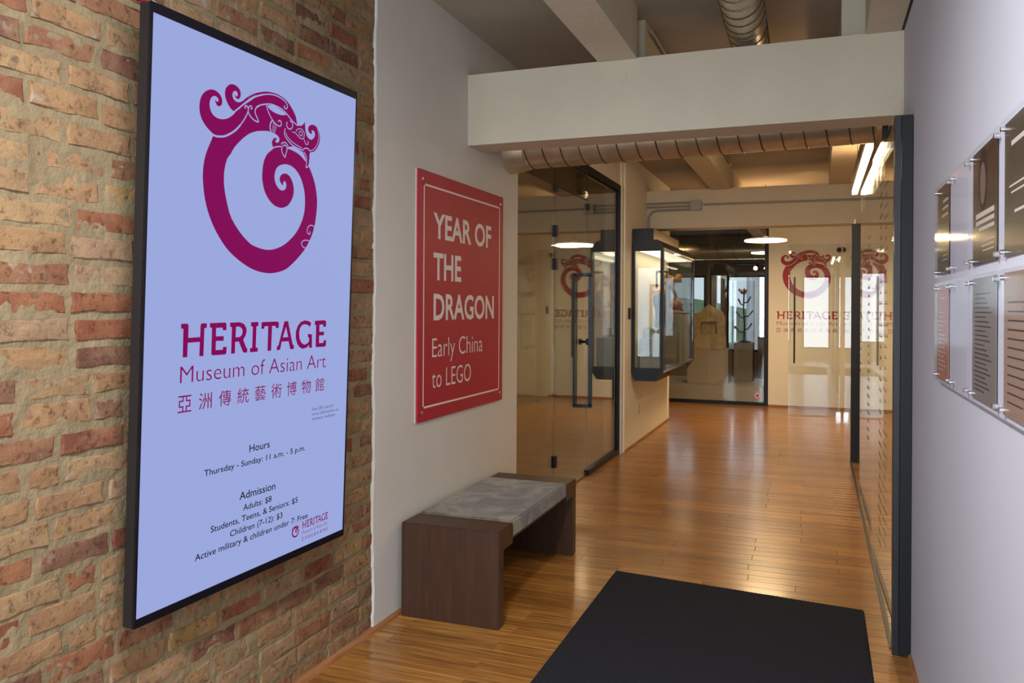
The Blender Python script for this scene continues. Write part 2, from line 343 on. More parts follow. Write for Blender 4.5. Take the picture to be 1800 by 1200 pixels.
LOGO_STROKES = [[0.0053,[[0.3456,1.5597],[0.3721,1.5808],[0.3996,1.6036],[0.4246,1.6227],[0.4503,1.6378],[0.394,1.5984],[0.4205,1.6188],[0.4516,1.637],[0.4836,1.6503]]],[0.0041,[[0.4836,1.6503],[0.5123,1.6587],[0.5418,1.6632],[0.5721,1.6621],[0.5989,1.6558],[0.6127,1.6463],[0.6145,1.6367],[0.6068,1.6307],[0.5978,1.6328],[0.5983,1.6401]]],[0.0066,[[0.252,1.4695],[0.2681,1.467],[0.2856,1.469],[0.3061,1.4739],[0.3298,1.4857],[0.3567,1.504],[0.3777,1.5246]]],[0.0045,[[0.3777,1.5246],[0.3927,1.543],[0.4047,1.5609],[0.4121,1.5758],[0.4133,1.5848],[0.4105,1.5908],[0.4049,1.5938],[0.3985,1.5924],[0.3972,1.5866],[0.4011,1.5842]]],[0.0039,[[0.4133,1.5859],[0.4178,1.5946],[0.4257,1.5987],[0.4307,1.5954],[0.431,1.59],[0.4245,1.5885]]],[0.0045,[[0.413,1.5782],[0.4206,1.5667],[0.434,1.5586],[0.4507,1.5533],[0.4657,1.5532],[0.4585,1.5661],[0.449,1.5774],[0.4475,1.5893],[0.4552,1.6022],[0.4682,1.6097],[0.4572,1.6018],[0.473,1.6123],[0.5014,1.6222],[0.5264,1.6275],[0.5564,1.6275],[0.5871,1.6233],[0.6144,1.6124],[0.6376,1.5989],[0.661,1.5895],[0.6808,1.5858]]],[0.0041,[[0.5024,1.6191],[0.5107,1.6031],[0.5263,1.5845],[0.5462,1.5693],[0.566,1.5623],[0.579,1.5636],[0.5851,1.5734],[0.5804,1.5808],[0.5716,1.5818],[0.5675,1.5753]]],[0.0053,[[0.5382,1.576],[0.5273,1.5625],[0.525,1.5482],[0.5299,1.5339]]],[0.0023,[[0.5399,1.5666],[0.5638,1.5613]]],[0.0023,[[0.5381,1.5592],[0.5599,1.5532]]],[0.0023,[[0.5371,1.5526],[0.5572,1.5464]]],[0.0023,[[0.5357,1.5457],[0.5553,1.5404]]],[0.0023,[[0.5348,1.5391],[0.553,1.5344]]],[0.0041,[[0.6157,1.5856],[0.614,1.5724],[0.6234,1.5643],[0.637,1.5651],[0.6469,1.5764],[0.6436,1.5887],[0.6311,1.5937]]],[0.0041,[[0.6079,1.5611],[0.6019,1.5471],[0.6069,1.5339],[0.6255,1.5203],[0.6511,1.5093],[0.6792,1.5044],[0.71,1.5012]]],[0.0041,[[0.5863,1.5015],[0.597,1.5092],[0.6125,1.5107],[0.6266,1.499]]],[0.0041,[[0.7099,1.5036],[0.7214,1.5116],[0.7406,1.5136],[0.7532,1.5061]]],[0.0041,[[0.5418,1.4797],[0.5629,1.4881],[0.588,1.4939]]],[0.0041,[[0.5933,1.4943],[0.5903,1.4824],[0.5967,1.4693],[0.6105,1.4589],[0.6143,1.4725],[0.6202,1.4907],[0.6162,1.4985],[0.6062,1.5018],[0.5954,1.4969]]],[0.0041,[[0.7149,1.4977],[0.7284,1.4868],[0.7346,1.4701],[0.7329,1.4549],[0.7321,1.4423],[0.7439,1.4478]]],[0.0031,[[0.6094,1.5486],[0.618,1.536],[0.6366,1.5253],[0.6646,1.5162],[0.7048,1.5091]]],[0.0031,[[0.667,1.5631],[0.6758,1.5722],[0.692,1.5776],[0.7088,1.5731],[0.7165,1.5614],[0.7102,1.544],[0.6913,1.5432],[0.6745,1.5516],[0.6603,1.5574],[0.6466,1.5561]]],[0.0031,[[0.6856,1.564],[0.6948,1.5688],[0.7045,1.5634],[0.7026,1.5542],[0.6932,1.5524],[0.6859,1.5582],[0.6856,1.564]]],[0.0031,[[0.715,1.5449],[0.7229,1.5302],[0.735,1.528],[0.742,1.5353],[0.7344,1.5413]]],[0.0031,[[0.793,1.5993],[0.8013,1.5844],[0.8026,1.5604],[0.7914,1.5341],[0.7724,1.5161],[0.7516,1.5082]]],[0.0037,[[0.7977,1.2277],[0.7807,1.2343],[0.7625,1.2315],[0.7511,1.2185],[0.7531,1.2039],[0.7642,1.1993],[0.7699,1.2054],[0.7654,1.2106]]],[0.0037,[[0.7697,1.1749],[0.7442,1.1766],[0.7237,1.1702],[0.7183,1.1607],[0.7276,1.1504],[0.7469,1.1462]]]]
LETTERS = [[[[0.1472,0.8762],[0.1719,0.8767],[0.1777,0.8723],[0.1777,0.8325],[0.2272,0.8337],[0.2272,0.872],[0.2329,0.8762],[0.2545,0.8762],[0.2543,0.8617],[0.244,0.8611],[0.2436,0.7733],[0.2257,0.7737],[0.2262,0.8186],[0.1761,0.8177],[0.1759,0.7736],[0.1574,0.7738],[0.1569,0.861],[0.1478,0.8612]]],[[[0.2672,0.8765],[0.3359,0.8775],[0.3416,0.8739],[0.3421,0.8521],[0.3253,0.8525],[0.3249,0.8608],[0.2953,0.8606],[0.2956,0.8336],[0.3307,0.8334],[0.3309,0.8185],[0.2962,0.8189],[0.2962,0.7896],[0.3279,0.7895],[0.3288,0.7984],[0.3456,0.7983],[0.3452,0.7783],[0.3403,0.7735],[0.2834,0.7735],[0.2772,0.7773],[0.277,0.8618],[0.2678,0.862]]],[[[0.358,0.8766],[0.4047,0.8774],[0.425,0.871],[0.4368,0.8569],[0.4382,0.8445],[0.4334,0.8308],[0.4228,0.8189],[0.4397,0.7899],[0.4443,0.7888],[0.444,0.7743],[0.4269,0.7751],[0.4223,0.779],[0.4022,0.8129],[0.3848,0.8126],[0.3851,0.7748],[0.367,0.7742],[0.3671,0.8623],[0.3586,0.8625]],[[0.387,0.8625],[0.4032,0.8628],[0.4154,0.8558],[0.4194,0.845],[0.4154,0.8344],[0.4047,0.828],[0.3859,0.8277]]],[[[0.4586,0.8766],[0.4965,0.877],[0.4962,0.8625],[0.4869,0.8621],[0.4865,0.7891],[0.4972,0.7892],[0.4964,0.7748],[0.4576,0.7748],[0.4579,0.7888],[0.4684,0.7892],[0.4684,0.8618],[0.4592,0.862]]],[[[0.5168,0.8763],[0.5973,0.8771],[0.605,0.8728],[0.6049,0.8542],[0.5884,0.8536],[0.587,0.8617],[0.5683,0.8614],[0.5673,0.7752],[0.5479,0.7745],[0.5477,0.8615],[0.5285,0.8613],[0.5274,0.8527],[0.5122,0.853],[0.5123,0.8726]]],[[[0.6353,0.8772],[0.6559,0.8776],[0.6863,0.7913],[0.6933,0.7893],[0.6935,0.7753],[0.6729,0.7752],[0.6621,0.8046],[0.6234,0.8047],[0.6161,0.7762],[0.5971,0.7744],[0.5979,0.7894],[0.6054,0.7903]],[[0.645,0.8573],[0.6587,0.8199],[0.6293,0.8196]]],[[[0.7937,0.8681],[0.7804,0.8752],[0.7551,0.879],[0.7306,0.8742],[0.7124,0.8593],[0.7026,0.8394],[0.7027,0.8158],[0.713,0.7919],[0.7299,0.7783],[0.7493,0.7734],[0.7713,0.7775],[0.7832,0.7856],[0.7854,0.7752],[0.8024,0.7751],[0.7998,0.8258],[0.7743,0.8279],[0.7762,0.8141],[0.7835,0.8132],[0.7825,0.7994],[0.7706,0.7913],[0.7541,0.7885],[0.7372,0.796],[0.7256,0.8117],[0.7218,0.8338],[0.7263,0.8506],[0.7394,0.8622],[0.7558,0.8646],[0.7726,0.8616],[0.7854,0.8538]]],[[[0.8161,0.8765],[0.8786,0.8781],[0.8878,0.873],[0.8877,0.8524],[0.8698,0.8528],[0.8693,0.8616],[0.8458,0.861],[0.8461,0.834],[0.8767,0.8339],[0.8757,0.8197],[0.8456,0.8199],[0.846,0.7908],[0.8742,0.7907],[0.8749,0.8003],[0.8917,0.8],[0.8909,0.7794],[0.884,0.7754],[0.8311,0.7756],[0.8251,0.7797],[0.8238,0.8607],[0.8152,0.8608]]]]

CJK = '\u4e9e\u6d32\u50b3\u7d71\u85dd\u8853\u535a\u7269\u9928'
CJKX = [.171, .2577, .3451, .431, .5175, .6029, .6888, .7747, .8589]
def cubic_smooth(p): return crom(p, 3, True)
LOGO_P = [[cubic_smooth(LOGO_OUTER)]+[cubic_smooth(h) for h in LOGO_HOLES]]
def put_logo(pl, m, mbg, h, parent, xf=None, k=1.0, detail=3):
    poly_mesh(pl, LOGO_P, h, 'dragon_emblem', m, parent, xf)
    strokes_mesh(pl, LOGO_STROKES, h+.0006, 'emblem_line_work', mbg, parent, xf, k, detail)['kind'] = 'stuff'
def put_words(pl, m, h, parent, xf=lambda p: p, letters=True):
    for L_ in LETTERS: poly_mesh(pl, [L_], h, 'letter', m, parent, xf)
    a = xf((.1494, .695)); b = xf((.8941, .695)); c = xf((.15, .746))
    text(pl, 'Museum of Asian Art', a[0], b[0], a[1], c[1]-a[1], h, 'letter', m, parent, thin=-.012, split=pl is TVP)
    for ch, x in zip(CJK, CJKX):
        a = xf((x-.028, .6051)); b = xf((x+.028, .6566))
        text(pl, ch, a[0], b[0], a[1], b[1]-a[1], h, 'chinese_character', m, parent, ref=ch)

# ------------------------------------------------------------ setting
LX = -1.91; RX = .385; YF = 13.0; ZC = 3.12
Z = lambda *a: a
# floor: a continuous base and, over it, the planks of the corridor
nt_.nodes  # side rooms: plank seams by brick texture
def floor_seams():
    nt, b, geo = nt_, b_, g_
    bt = node(nt, 'ShaderNodeTexBrick'); nt.links.new(geo.outputs['Position'], bt.inputs['Vector'])
    bt.inputs['Scale'].default_value = 1; bt.inputs['Brick Width'].default_value = .92; bt.inputs['Row Height'].default_value = .097
    bt.inputs['Mortar Size'].default_value = .0012; bt.inputs['Mortar'].default_value = (.1, .1, .1, 1)
    bt.inputs['Color1'].default_value = (.8, .78, .75, 1); bt.inputs['Color2'].default_value = (1.15, 1.15, 1.15, 1)
    src = b.inputs['Base Color'].links[0].from_socket
    nt.links.new(mix(nt, 1.0, src, bt.outputs['Color'], 'MULTIPLY'), b.inputs['Base Color'])
floor_seams()
fl = MB()
fl.box((LX, -2, -.15), (RX, 9.0, -.0125)); fl.box((-6, -2, -.15), (LX, 9.0, 0)); fl.box((RX, -2, -.15), (4, 9.0, 0)); fl.box((-6, 9.0, -.15), (4, 19.5, 0))
floor = struct(fl.build('floor', FLOORM), 'orange bamboo plank floor running through the corridor')
PW = .097; nrow = 0; rows = []
y = 9.0-PW; planks = []
def plank_mesh(L):
    g = .0007; c = .0016; h = .0125
    a = MB(); x0, x1, y0, y1 = g, L-g, g, PW-g
    a.add([(x0,y0,0),(x1,y0,0),(x1,y1,0),(x0,y1,0),(x0,y0,h-c),(x1,y0,h-c),(x1,y1,h-c),(x0,y1,h-c),(x0+c,y0+c,h),(x1-c,y0+c,h),(x1-c,y1-c,h),(x0+c,y1-c,h)],
          [(0,1,5,4),(1,2,6,5),(2,3,7,6),(3,0,4,7),(4,5,9,8),(5,6,10,9),(6,7,11,10),(7,4,8,11),(8,9,10,11)])
    me = bpy.data.meshes.new('plank'); me.from_pydata(a.v, [], a.f); me.materials.append(PLANK); return me, a
FULL, FA = plank_mesh(.96)
row = 0; cnt = 0; rest = MB()
while y > -2.05:
    off = [.0, .48][row % 2]+rnd.uniform(-.012, .012)+(.22 if (row//9) % 2 else 0)
    x = LX-((off+.37) % .96)
    while x < RX:
        a0 = max(x, LX); a1 = min(x+.96, RX)
        if a1-a0 > .02:
            vis = y > 2.25 and cnt < 292
            me = None
            if vis:
                me = FULL if a1-a0 > .9599 else plank_mesh(a1-a0)[0]
                o = link('plank', me, floor); o.location = (a0, y, -.0125); cnt += 1
            else:
                _, m_ = plank_mesh(a1-a0); rest.add([(v[0]+a0, v[1]+y, v[2]-.0125) for v in m_.v], m_.f)
        x += .96
    y -= PW; row += 1
r_ = rest.build('plank', PLANK, floor); r_['kind'] = 'stuff'
# ceiling, walls
struct(box('ceiling', (-6, -2, ZC), (4, 13.05, ZC+.15), CEIL), 'painted concrete ceiling slab between the beams')
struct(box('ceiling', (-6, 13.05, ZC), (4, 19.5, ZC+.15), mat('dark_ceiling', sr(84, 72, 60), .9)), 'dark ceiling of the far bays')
# brick wall: mortar bed with real relief
BX = -1.922
def mortar():
    y0, y1, z0, z1, st = -1.95, 3.275, 0.0, ZC, .011
    ny = int((y1-y0)/st); nz = int((z1-z0)/st); vs = []; fs = []
    for i in range(ny+1):
        yy = y0+(y1-y0)*i/ny
        for j in range(nz+1):
            zz = z0+(z1-z0)*j/nz
            d = noise.noise(Vector((yy*9, zz*16, 0)))*.0045+noise.noise(Vector((yy*38, zz*38, 3)))*.0035+.0005
            vs.append((BX+d, yy, zz))
    for i in range(ny):
        for j in range(nz):
            a = i*(nz+1)+j; fs.append((a, a+nz+1, a+nz+2, a+1))
    o = len(vs); q = [(BX-.14, y0, z0), (BX-.14, y1, z0), (BX-.14, y1, z1), (BX-.14, y0, z1)]
    vs += q; fs.append((o, o+3, o+2, o+1))
    me = bpy.data.meshes.new('wall_left'); me.from_pydata(vs, [], fs); me.materials.append(MORTAR)
    for p in me.polygons: p.use_smooth = True
    return link('wall_left', me)
wl = struct(mortar(), 'exposed common brick wall with wide tan mortar joints')
def brick_mesh(L, Hh, r):
    n = []; j = lambda s: r.uniform(-s, s)
    for k in range(5): n.append((L*k/4+j(.005), j(.0035)))
    n.append((L+j(.006), Hh*.5))
    for k in range(4, -1, -1): n.append((L*k/4+j(.005), Hh+j(.0035)))
    n.append((j(.006), Hh*.5))
    N = len(n); cx, cy = L/2, Hh/2
    vs = [(-.02, a, b) for a, b in n]
    vs += [(.0025+j(.0015), a, b) for a, b in n]
    fr = []
    for a, b in n:
        v = Vector((cx-a, cy-b)); v = v.normalized()*.006; fr.append((.0045+j(.0015), a+v.x, b+v.y))
    vs += fr
    c1 = len(vs); vs += [(.0055+j(.001), L*.25, cy), (.0065+j(.001), L*.75, cy)]
    fs = [(i, (i+1) % N, (i+1) % N+N, i+N) for i in range(N)]+[(i+N, (i+1) % N+N, (i+1) % N+2*N, i+2*N) for i in range(N)]
    for i in range(N):
        a = i+2*N; b = (i+1) % N+2*N; mid = (n[i][0]+n[(i+1) % N][0])/2
        fs.append((a, b, c1 if mid < cx else c1+1))
    fs.append((2+2*N, c1+1, c1)); fs.append((8+2*N, c1, c1+1))
    return vs, fs
rb = random.Random(3); VAR = []
for k in range(14):
    L = [.211, .216, .206, .213][k % 4]; vs, fs = brick_mesh(L, rb.uniform(.054, .060), rb)
    me = bpy.data.meshes.new('brick'); me.from_pydata(vs, [], fs); me.materials.append(BRICK); VAR.append((me, vs, fs, L))
HALF = []
for k in range(4):
    L = .094; vs, fs = brick_mesh(L, .054, rb); me = bpy.data.meshes.new('brick'); me.from_pydata(vs, [], fs); me.materials.append(BRICK); HALF.append((me, vs, fs, L))
CH = .0773; restb = MB(); nb = 0
for c in range(int(ZC/CH)):
    z = .012+c*CH; yy = -1.95+(c % 2)*.115+rb.uniform(-.02, .02)
    while yy < 3.262:
        v = rb.choice(VAR) if rb.random() > .07 else rb.choice(HALF)
        L = v[3]
        if yy+L > 3.268:
            if 3.262-yy < .045: break
            me = bpy.data.meshes.new('brick'); L = 3.264-yy; vs, fs = brick_mesh(L, .054, rb); me.from_pydata(vs, [], fs); me.materials.append(BRICK); v = (me, vs, fs, L)
        hid = 1.95 < yy+L/2 < 2.72 and .66 < z < 2.3
        vis = yy+L > 1.36 and (z < 2.25+(yy-1.4)*.42) and (z > .45-(yy-1.4)*.5) and not hid
        px_ = -.0015+rb.uniform(-.0025, .003); zz = z+rb.uniform(-.004, .004)
        if vis and nb < 298:
            o = link('brick', v[0], wl); o.location = (BX+px_, yy, zz); nb += 1
        else: restb.add([(a+BX+px_, b+yy, d+zz) for a, b, d in v[1]], v[2])
        yy += L+rb.uniform(.015, .026)
r_ = restb.build('brick', BRICK, wl); r_['kind'] = 'stuff'
# plaster wall with ragged front edge over the brick
pw = MB()
zs = [ZC*k/90 for k in range(91)]; ed = [3.262+rnd.uniform(-.004, .004)+.004*math.sin(z*9) for z in zs]
vs = []; 
for z, e in zip(zs, ed): vs += [(LX-.16, e, z), (LX-.004, e, z), (LX, e+.006, z), (LX, 5.156, z), (LX-.16, 5.156, z)]
fs = []
for k in range(90):
    for i in range(4): fs.append((5*k+i, 5*k+i+1, 5*k+i+6, 5*k+i+5))
    fs.append((5*k+4, 5*k, 5*k+5, 5*k+9))
fs += [(0, 1, 2, 3, 4), (454, 453, 452, 451, 450)]
struct(pw.add(vs, fs).build('wall_left', PLASTER), 'white plaster wall behind the bench and red sign')
struct(MB().prism([(LX-.16, 8.19), (-1.89, 8.19), (-1.89, 8.27), (-1.87, 8.27), (-1.87, 10.97), (-3.4, 10.97), (-3.4, 10.8), (LX-.16, 10.8)], 0, ZC, 2).build('wall_left', CREAM), 'cream wall behind the hanging display case')
struct(box('trim_2', (-1.905, 8.195, 0), (-1.885, 8.265, 2.76), PLASTER), 'white casing strip beside the glass storefront')
struct(box('wall_left', (-6.1, -2, 0), (-6, 19.5, ZC), CREAM), 'outer wall of the left gallery')
struct(box('wall_left', (LX-.16, 5.156, 2.76), (LX, 8.19, ZC), PLASTER), 'plaster strip above the glass storefront')
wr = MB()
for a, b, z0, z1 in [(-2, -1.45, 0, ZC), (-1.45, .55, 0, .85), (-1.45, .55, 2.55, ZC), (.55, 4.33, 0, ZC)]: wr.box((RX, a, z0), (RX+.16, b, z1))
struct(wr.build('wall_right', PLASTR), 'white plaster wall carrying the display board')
struct(box('wall_right', (4, -2, 0), (4.1, 19.5, ZC), CREAM), 'outer wall of the right room')
# back wall with entry window, left window
bw = MB()
for a, b, z0, z1 in [(-6, -4.2, 0, ZC), (-4.2, -3.2, 0, .5), (-4.2, -3.2, 2.5, ZC), (-3.2, -1.84, 0, ZC), (-1.84, -.76, 2.6, ZC), (-1.84, -.76, 0, .5), (-.76, -.42, 0, ZC), (-.42, .36, 2.5, ZC), (-.42, .36, 0, .3), (.36, 4, 0, ZC)]:
    bw.box((a, -1.95, z0), (b, -1.8, z1))
struct(bw.build('wall_back', PLASTER), 'entrance wall behind the viewer')
def window(name, x0, x1, z0, z1, y, mull, label, m=BLACK):
    t = 0.045; f = MB()
    f.box((x0, y, z0), (x0+t, y+.06, z1)).box((x1-t, y, z0), (x1, y+.06, z1)).box((x0, y, z0), (x1, y+.06, z0+t)).box((x0, y, z1-t), (x1, y+.06, z1))
    for q in mull: f.box((q-.02, y, z0), (q+.02, y+.06, z1))
    r = struct(f.build(name, m), label)
    box('pane', (x0+t, y+.026, z0+t), (x1-t, y+.034, z1-t), GLASS, r); return r
window('window_1', -.42, .36, .3, 2.5, -1.9, [], 'narrow window behind the viewer')
window('fill_window_back', -1.84, -.76, .5, 2.6, -1.9, [], 'wide added fill-light window behind the viewer')  # unseen window, added so more light reaches the entrance
window('window_2', -4.2, -3.2, .5, 2.5, -1.9, [], 'window of the left gallery')
f = MB(); t = .045
f.box((RX+.05, -1.45, .85), (RX+.11, .55, .85+t)).box((RX+.05, -1.45, 2.55-t), (RX+.11, .55, 2.55)).box((RX+.05, -1.45, .85), (RX+.11, -1.45+t, 2.55)).box((RX+.05, .55-t, .85), (RX+.11, .55, 2.55)).box((RX+.05, -.47, .85), (RX+.11, -.43, 2.55))
struct(f.build('fill_window_right', BLACK), 'added unseen fill-light window in the right wall beside the viewer')  # unseen window, added to throw light on the left walls
# far wall and its gallery
struct(box('wall_far', (-.70, YF, 0), (4, YF+.16, ZC), CREAM), 'cream wall carrying the red museum logo')
struct(box('wall_far', (-6, YF+.02, 0), (-4.2, YF+.16, ZC), CREAM), 'cream wall left of the glazed gallery')
gw = MB()
for a, b, z0, z1 in [(-6, -3.35, 0, ZC), (-3.35, -2.35, 0, .75), (-3.35, -2.35, 2.24, ZC), (-2.35, -2.12, 0, ZC), (-2.12, -2.03, 0, .75), (-2.12, -2.03, 2.24, ZC), (-2.03, -1.88, 0, ZC), (-1.88, -.82, 0, .55), (-1.88, -.82, 2.24, ZC), (-.82, 4, 0, ZC)]:
    gw.box((a, 18.6, z0), (b, 18.75, z1))
GREYW = mat('grey_gallery_wall', sr(150, 138, 122), .7)
struct(gw.build('wall_far', GREYW), 'grey gallery wall with the far windows')
window('window_3', -1.88, -.82, .55, 2.24, 18.58, [], 'gallery window behind the stone stele')
window('window_4', -3.35, -2.35, .75, 2.24, 18.58, [], 'gallery window seen through the display case')
# outside
SIDE = mat('white_siding', sr(232, 232, 235), .7, noise_amt=.03)
sd = empty('neighbour_house', (-.5, 24, 0), 'white clapboard house outside the gallery window', 'house')
for k in range(34): box('clapboard', (-3.2, 24+.02*0, k*.12), (3, 24.03+.015, k*.12+.122), SIDE, sd) if False else None
sb = MB()
for k in range(40): sb.prism([(24.0, k*.11), (24.0, k*.11+.11), (24.012, k*.11+.11), (24.05, k*.11+.11), (24.05, k*.11)], -1.9, 3, 0)
sb.build('siding', SIDE, sd); box('window_frame', (-1.25, 23.96, 1.9), (-.85, 24.0, 2.6), mat('pale_frame', sr(245, 245, 245)), sd)
box('window_pane', (-1.2, 23.955, 1.95), (-.9, 23.96, 2.55), mat('pane_grey', sr(150, 165, 180), .2), sd)
struct(box('ground', (-30, 19.5, -.6), (30, 60, -.5), mat('asphalt', sr(140, 142, 140), .9)), 'grey ground outside')
hl = MB().lathe([(9, 0), (8, 1.0), (6, 1.9), (3, 2.5), (.1, 2.7)], (-9, 44, -.5), 28)
struct(hl.build('hill', mat('green_hill', sr(96, 118, 84), .9, noise_amt=.3, scale=1), smooth=True), 'green tree covered rise outside the gallery')
# beams, joists
hb = MB().box((LX, 4.31, 2.44), (RX, 4.44, 2.85)); hb = struct(hb.build('beam', PAINTC), 'deep white painted header beam across the corridor')
box('soffit_board', (LX, 4.446, 2.442), (RX, 4.545, 2.85), PAINTC, hb)
b2 = struct(box('beam', (-6, 9.38, 2.42), (4, 9.68, 2.86), PAINTC), 'second white beam beyond the display case')
for (a, b, c, d, l) in [(-1.13, -.915, -2, 4.31, 'white joist over the entrance corridor'), (.215, .372, -2, 4.31, 'white joist beside the right wall'),
                        (-1.13, -.915, 4.51, 9.38, 'warm lit joist beyond the header beam'), (.11, .32, 4.51, 9.38, 'warm lit joist above the linear lamp'),
                        (-1.13, -.915, 9.68, 18.6, 'joist beyond the second beam')]:
    struct(box('joist', (a, c, 2.845), (b, d, ZC), PAINTC), l)
# small patched plates pressed in the beam
for x, z in ((-.99, 2.745), (.33, 2.55)):
    box('patch_plate', (x-.018, 4.306, z-.022), (x+.018, 4.311, z+.022), PAINTC, hb, bevel=.001)
# baseboards
struct(MB().prism([(LX-.015, 0), (LX+.016, 0), (LX+.012, .012), (LX+.002, .022), (LX-.015, .022)], -1.8, 5.15).build('baseboard_left', TRIMW), 'thin wooden shoe trim under brick and plaster')
struct(MB().prism([(-1.875, 0), (-1.856, 0), (-1.86, .02), (-1.875, .022)], 8.28, 10.96).build('baseboard_left', TRIMW), 'thin wooden trim under the display case wall')
struct(MB().prism([(RX+.005, 0), (RX-.014, 0), (RX-.01, .012), (RX-.002, .022), (RX+.005, .022)], -1.8, 3.86).build('baseboard_right', TRIMW), 'thin wooden trim under the right wall')
struct(box('baseboard_far', (-.70, YF-.012, 0), (.4, YF+.002, .03), TRIMW), 'thin wooden trim under the logo wall')
# left room dividing wall behind glass
struct(box('wall_left', (-4.6, 4.2, 0), (-4.5, 10.8, ZC), mat('dark_gallery_wall', sr(120, 100, 74), .8)), 'tan wall inside the left gallery')
struct(box('wall_right', (1.5, 4.33, 0), (1.6, 13, ZC), CREAM), 'cream wall of the room behind the right partition')

# ------------------------------------------------------------ left glass storefront
sf = empty('glass_storefront', (LX, 6.6, 0), 'frameless glass storefront with dark rails on the left wall', 'storefront')
GX = LX-.02
def pane(name, a, b, m, par): return box(name, a, b, m, par)
pane('fixed_pane', (GX-.006, 5.156, 0.0), (GX+.006, 6.036, 2.70), GLASS2, sf)
pane('fixed_pane', (GX-.006, 7.0, .05), (GX+.006, 8.15, 2.68), GLASS2, sf)
pane('transom_pane', (GX-.006, 6.044, 2.46), (GX+.006, 6.992, 2.70), GLASS2, sf)
box('top_rail', (GX-.03, 5.156, 2.70), (GX+.03, 8.19, 2.76), BLACK, sf)
box('bottom_rail', (GX-.03, 7.0, 0), (GX+.03, 8.19, .05), BLACK, sf)
box('jamb_post', (GX-.03, 8.15, .05), (GX+.03, 8.19, 2.70), BLACK, sf)
for y, z in ((6.04, 2.44), (7.0, 2.40)): box('glass_clip', (GX-.02, y-.022, z-.03), (GX+.02, y+.022, z+.03), BLACK, sf)
gd = empty('glass_door', (LX, 6.04, 0), 'frameless glass swing door with a dark loop pull handle', 'door')
pane('door_pane', (GX-.006, 6.044, .012), (GX+.006, 6.99, 2.45), GLASS2, gd)
for z in (2.10, 1.84, .29): box('hinge', (GX-.022, 6.02, z-.045), (GX+.022, 6.075, z+.045), BLACK, gd, bevel=.002)
def loop_handle(par):
    y = 6.85; t = .016; h = MB()
    for x in (GX-.062, GX+.075): h.box((x-t, y-t, .64), (x+t, y+t, 1.79))
    for z in (.64, 1.79): h.box((GX-.062-t, y-t, z-t), (GX+.075+t, y+t, z+t))
    return h.build('pull_handle', STEEL, par, bevel=.002)
loop_handle(gd)
nt2 = empty('framed_notice', (GX-.03, 5.5, 1.2), 'dark framed paper notice hanging inside the left glass pane', 'notice')
box('frame', (GX-.030, 5.36, 1.20), (GX-.016, 5.64, 1.46), BLACK, nt2); box('sheet', (GX-.016, 5.375, 1.225), (GX-.014, 5.625, 1.445), mat('notice_paper', sr(170, 156, 130), .6), nt2)
for k in range(7): box('printed_line', (GX-.0138, 5.40, 1.25+k*.025), (GX-.0134, 5.56+.04*(k % 2), 1.253+k*.025), mat('print_dark2', sr(90, 80, 70)), nt2)
lk = MB().lathe([(.028, -.05), (.03, -.03), (.012, -.028), (.012, .028), (.03, .03), (.028, .05)], (0, 0, 0), 16)
lk.v = [(GX+z, 6.9+x, 1.2+y) for x, y, z in lk.v]; lk.build('lock', BLACK, gd, smooth=True)

# ------------------------------------------------------------ right glass partition
PX = .322
rp = empty('glass_partition', (PX, 6.2, 0), 'right glass partition with etched donor text and dark posts', 'partition')
box('near_post', (.312, 3.865, 0), (.336, 3.93, 2.34), STEEL, rp, bevel=.001)
box('near_post', (.338, 3.86, 0), (.382, 3.93, 2.34), BLACK, rp, bevel=.001)
def slant_pane(name, xa, ya, xb, yb, z0, z1, m):
    t = .005
    return MB().prism([(xa-t, ya), (xa+t, ya), (xb+t, yb), (xb-t, yb)], z0, z1, 2).build(name, m, rp)
slant_pane('glass_pane', .345, 3.93, .325, 5.5, 0, 2.43, GLASS)
slant_pane('glass_pane', .345, 5.506, .335, 7.2, 0, 2.46, GLASS)
slant_pane('glass_pane', .336, 7.206, .392, 8.6, 0, 2.46, GLASS)
slant_pane('glass_pane', .345, 8.68, .335, 12.1, 0, 2.41, GLASS)
box('far_post', (.314, 8.60, 0), (.388, 8.68, 2.34), BLACK, rp, bevel=.001)
box('base_channel', (.306, 3.93, 0), (.324, 8.6, .010), GUN, rp)
box('glass_clip', (.318, 4.66, 2.40), (.36, 4.72, 2.47), BLACK, rp)
PX = .330
et = MB(); re = random.Random(5)
for yc, z0, z1, wd in ((4.75, .25, 2.2, .20), (6.15, .6, 2.1, .18), (7.1, 1.0, 2.0, .12)):
    PX = .3345-(yc-3.93)*.0127-.0 if yc < 5.5 else .3445-(yc-5.506)*.0061
    z = z0
    while z < z1:
        wdt = wd*re.uniform(.5, 1.3)
        nn = int(wdt/.02)
        for k in range(nn):
            y = yc-wdt/2+k*.02
            et.box((PX-.0066, y, z), (PX-.0062, y+.013, z+.006)); et.box((PX-.0066, y+(0 if k % 2 else .01), z), (PX-.0062, y+.003+(0 if k % 2 else .01), z+.02))
        z += .058
o = et.build('etched_text', mat('etched_frost', sr(120, 100, 80), .6), rp); o['kind'] = 'stuff'
# far glass door
fd = empty('glass_door', (-.2, 12.1, 0), 'far glass door with a tall straight black bar handle', 'door')
pane('door_pane', (-.38, 12.094, .012), (.30, 12.106, 2.41), GLASS, fd)
pane('side_pane', (-.90, 12.094, .012), (-.386, 12.106, 2.41), GLASS2, fd) if False else None
box('pull_bar', (-.312, 12.03, .735), (-.288, 12.055, 1.95), BLACK, fd, bevel=.003)
for z in (.85, 1.83): box('bar_standoff', (-.307, 12.055, z-.008), (-.293, 12.094, z+.008), BLACK, fd)
box('floor_pivot', (.25, 12.08, 0.0), (.31, 12.12, .07), CHROME, fd, bevel=.003)

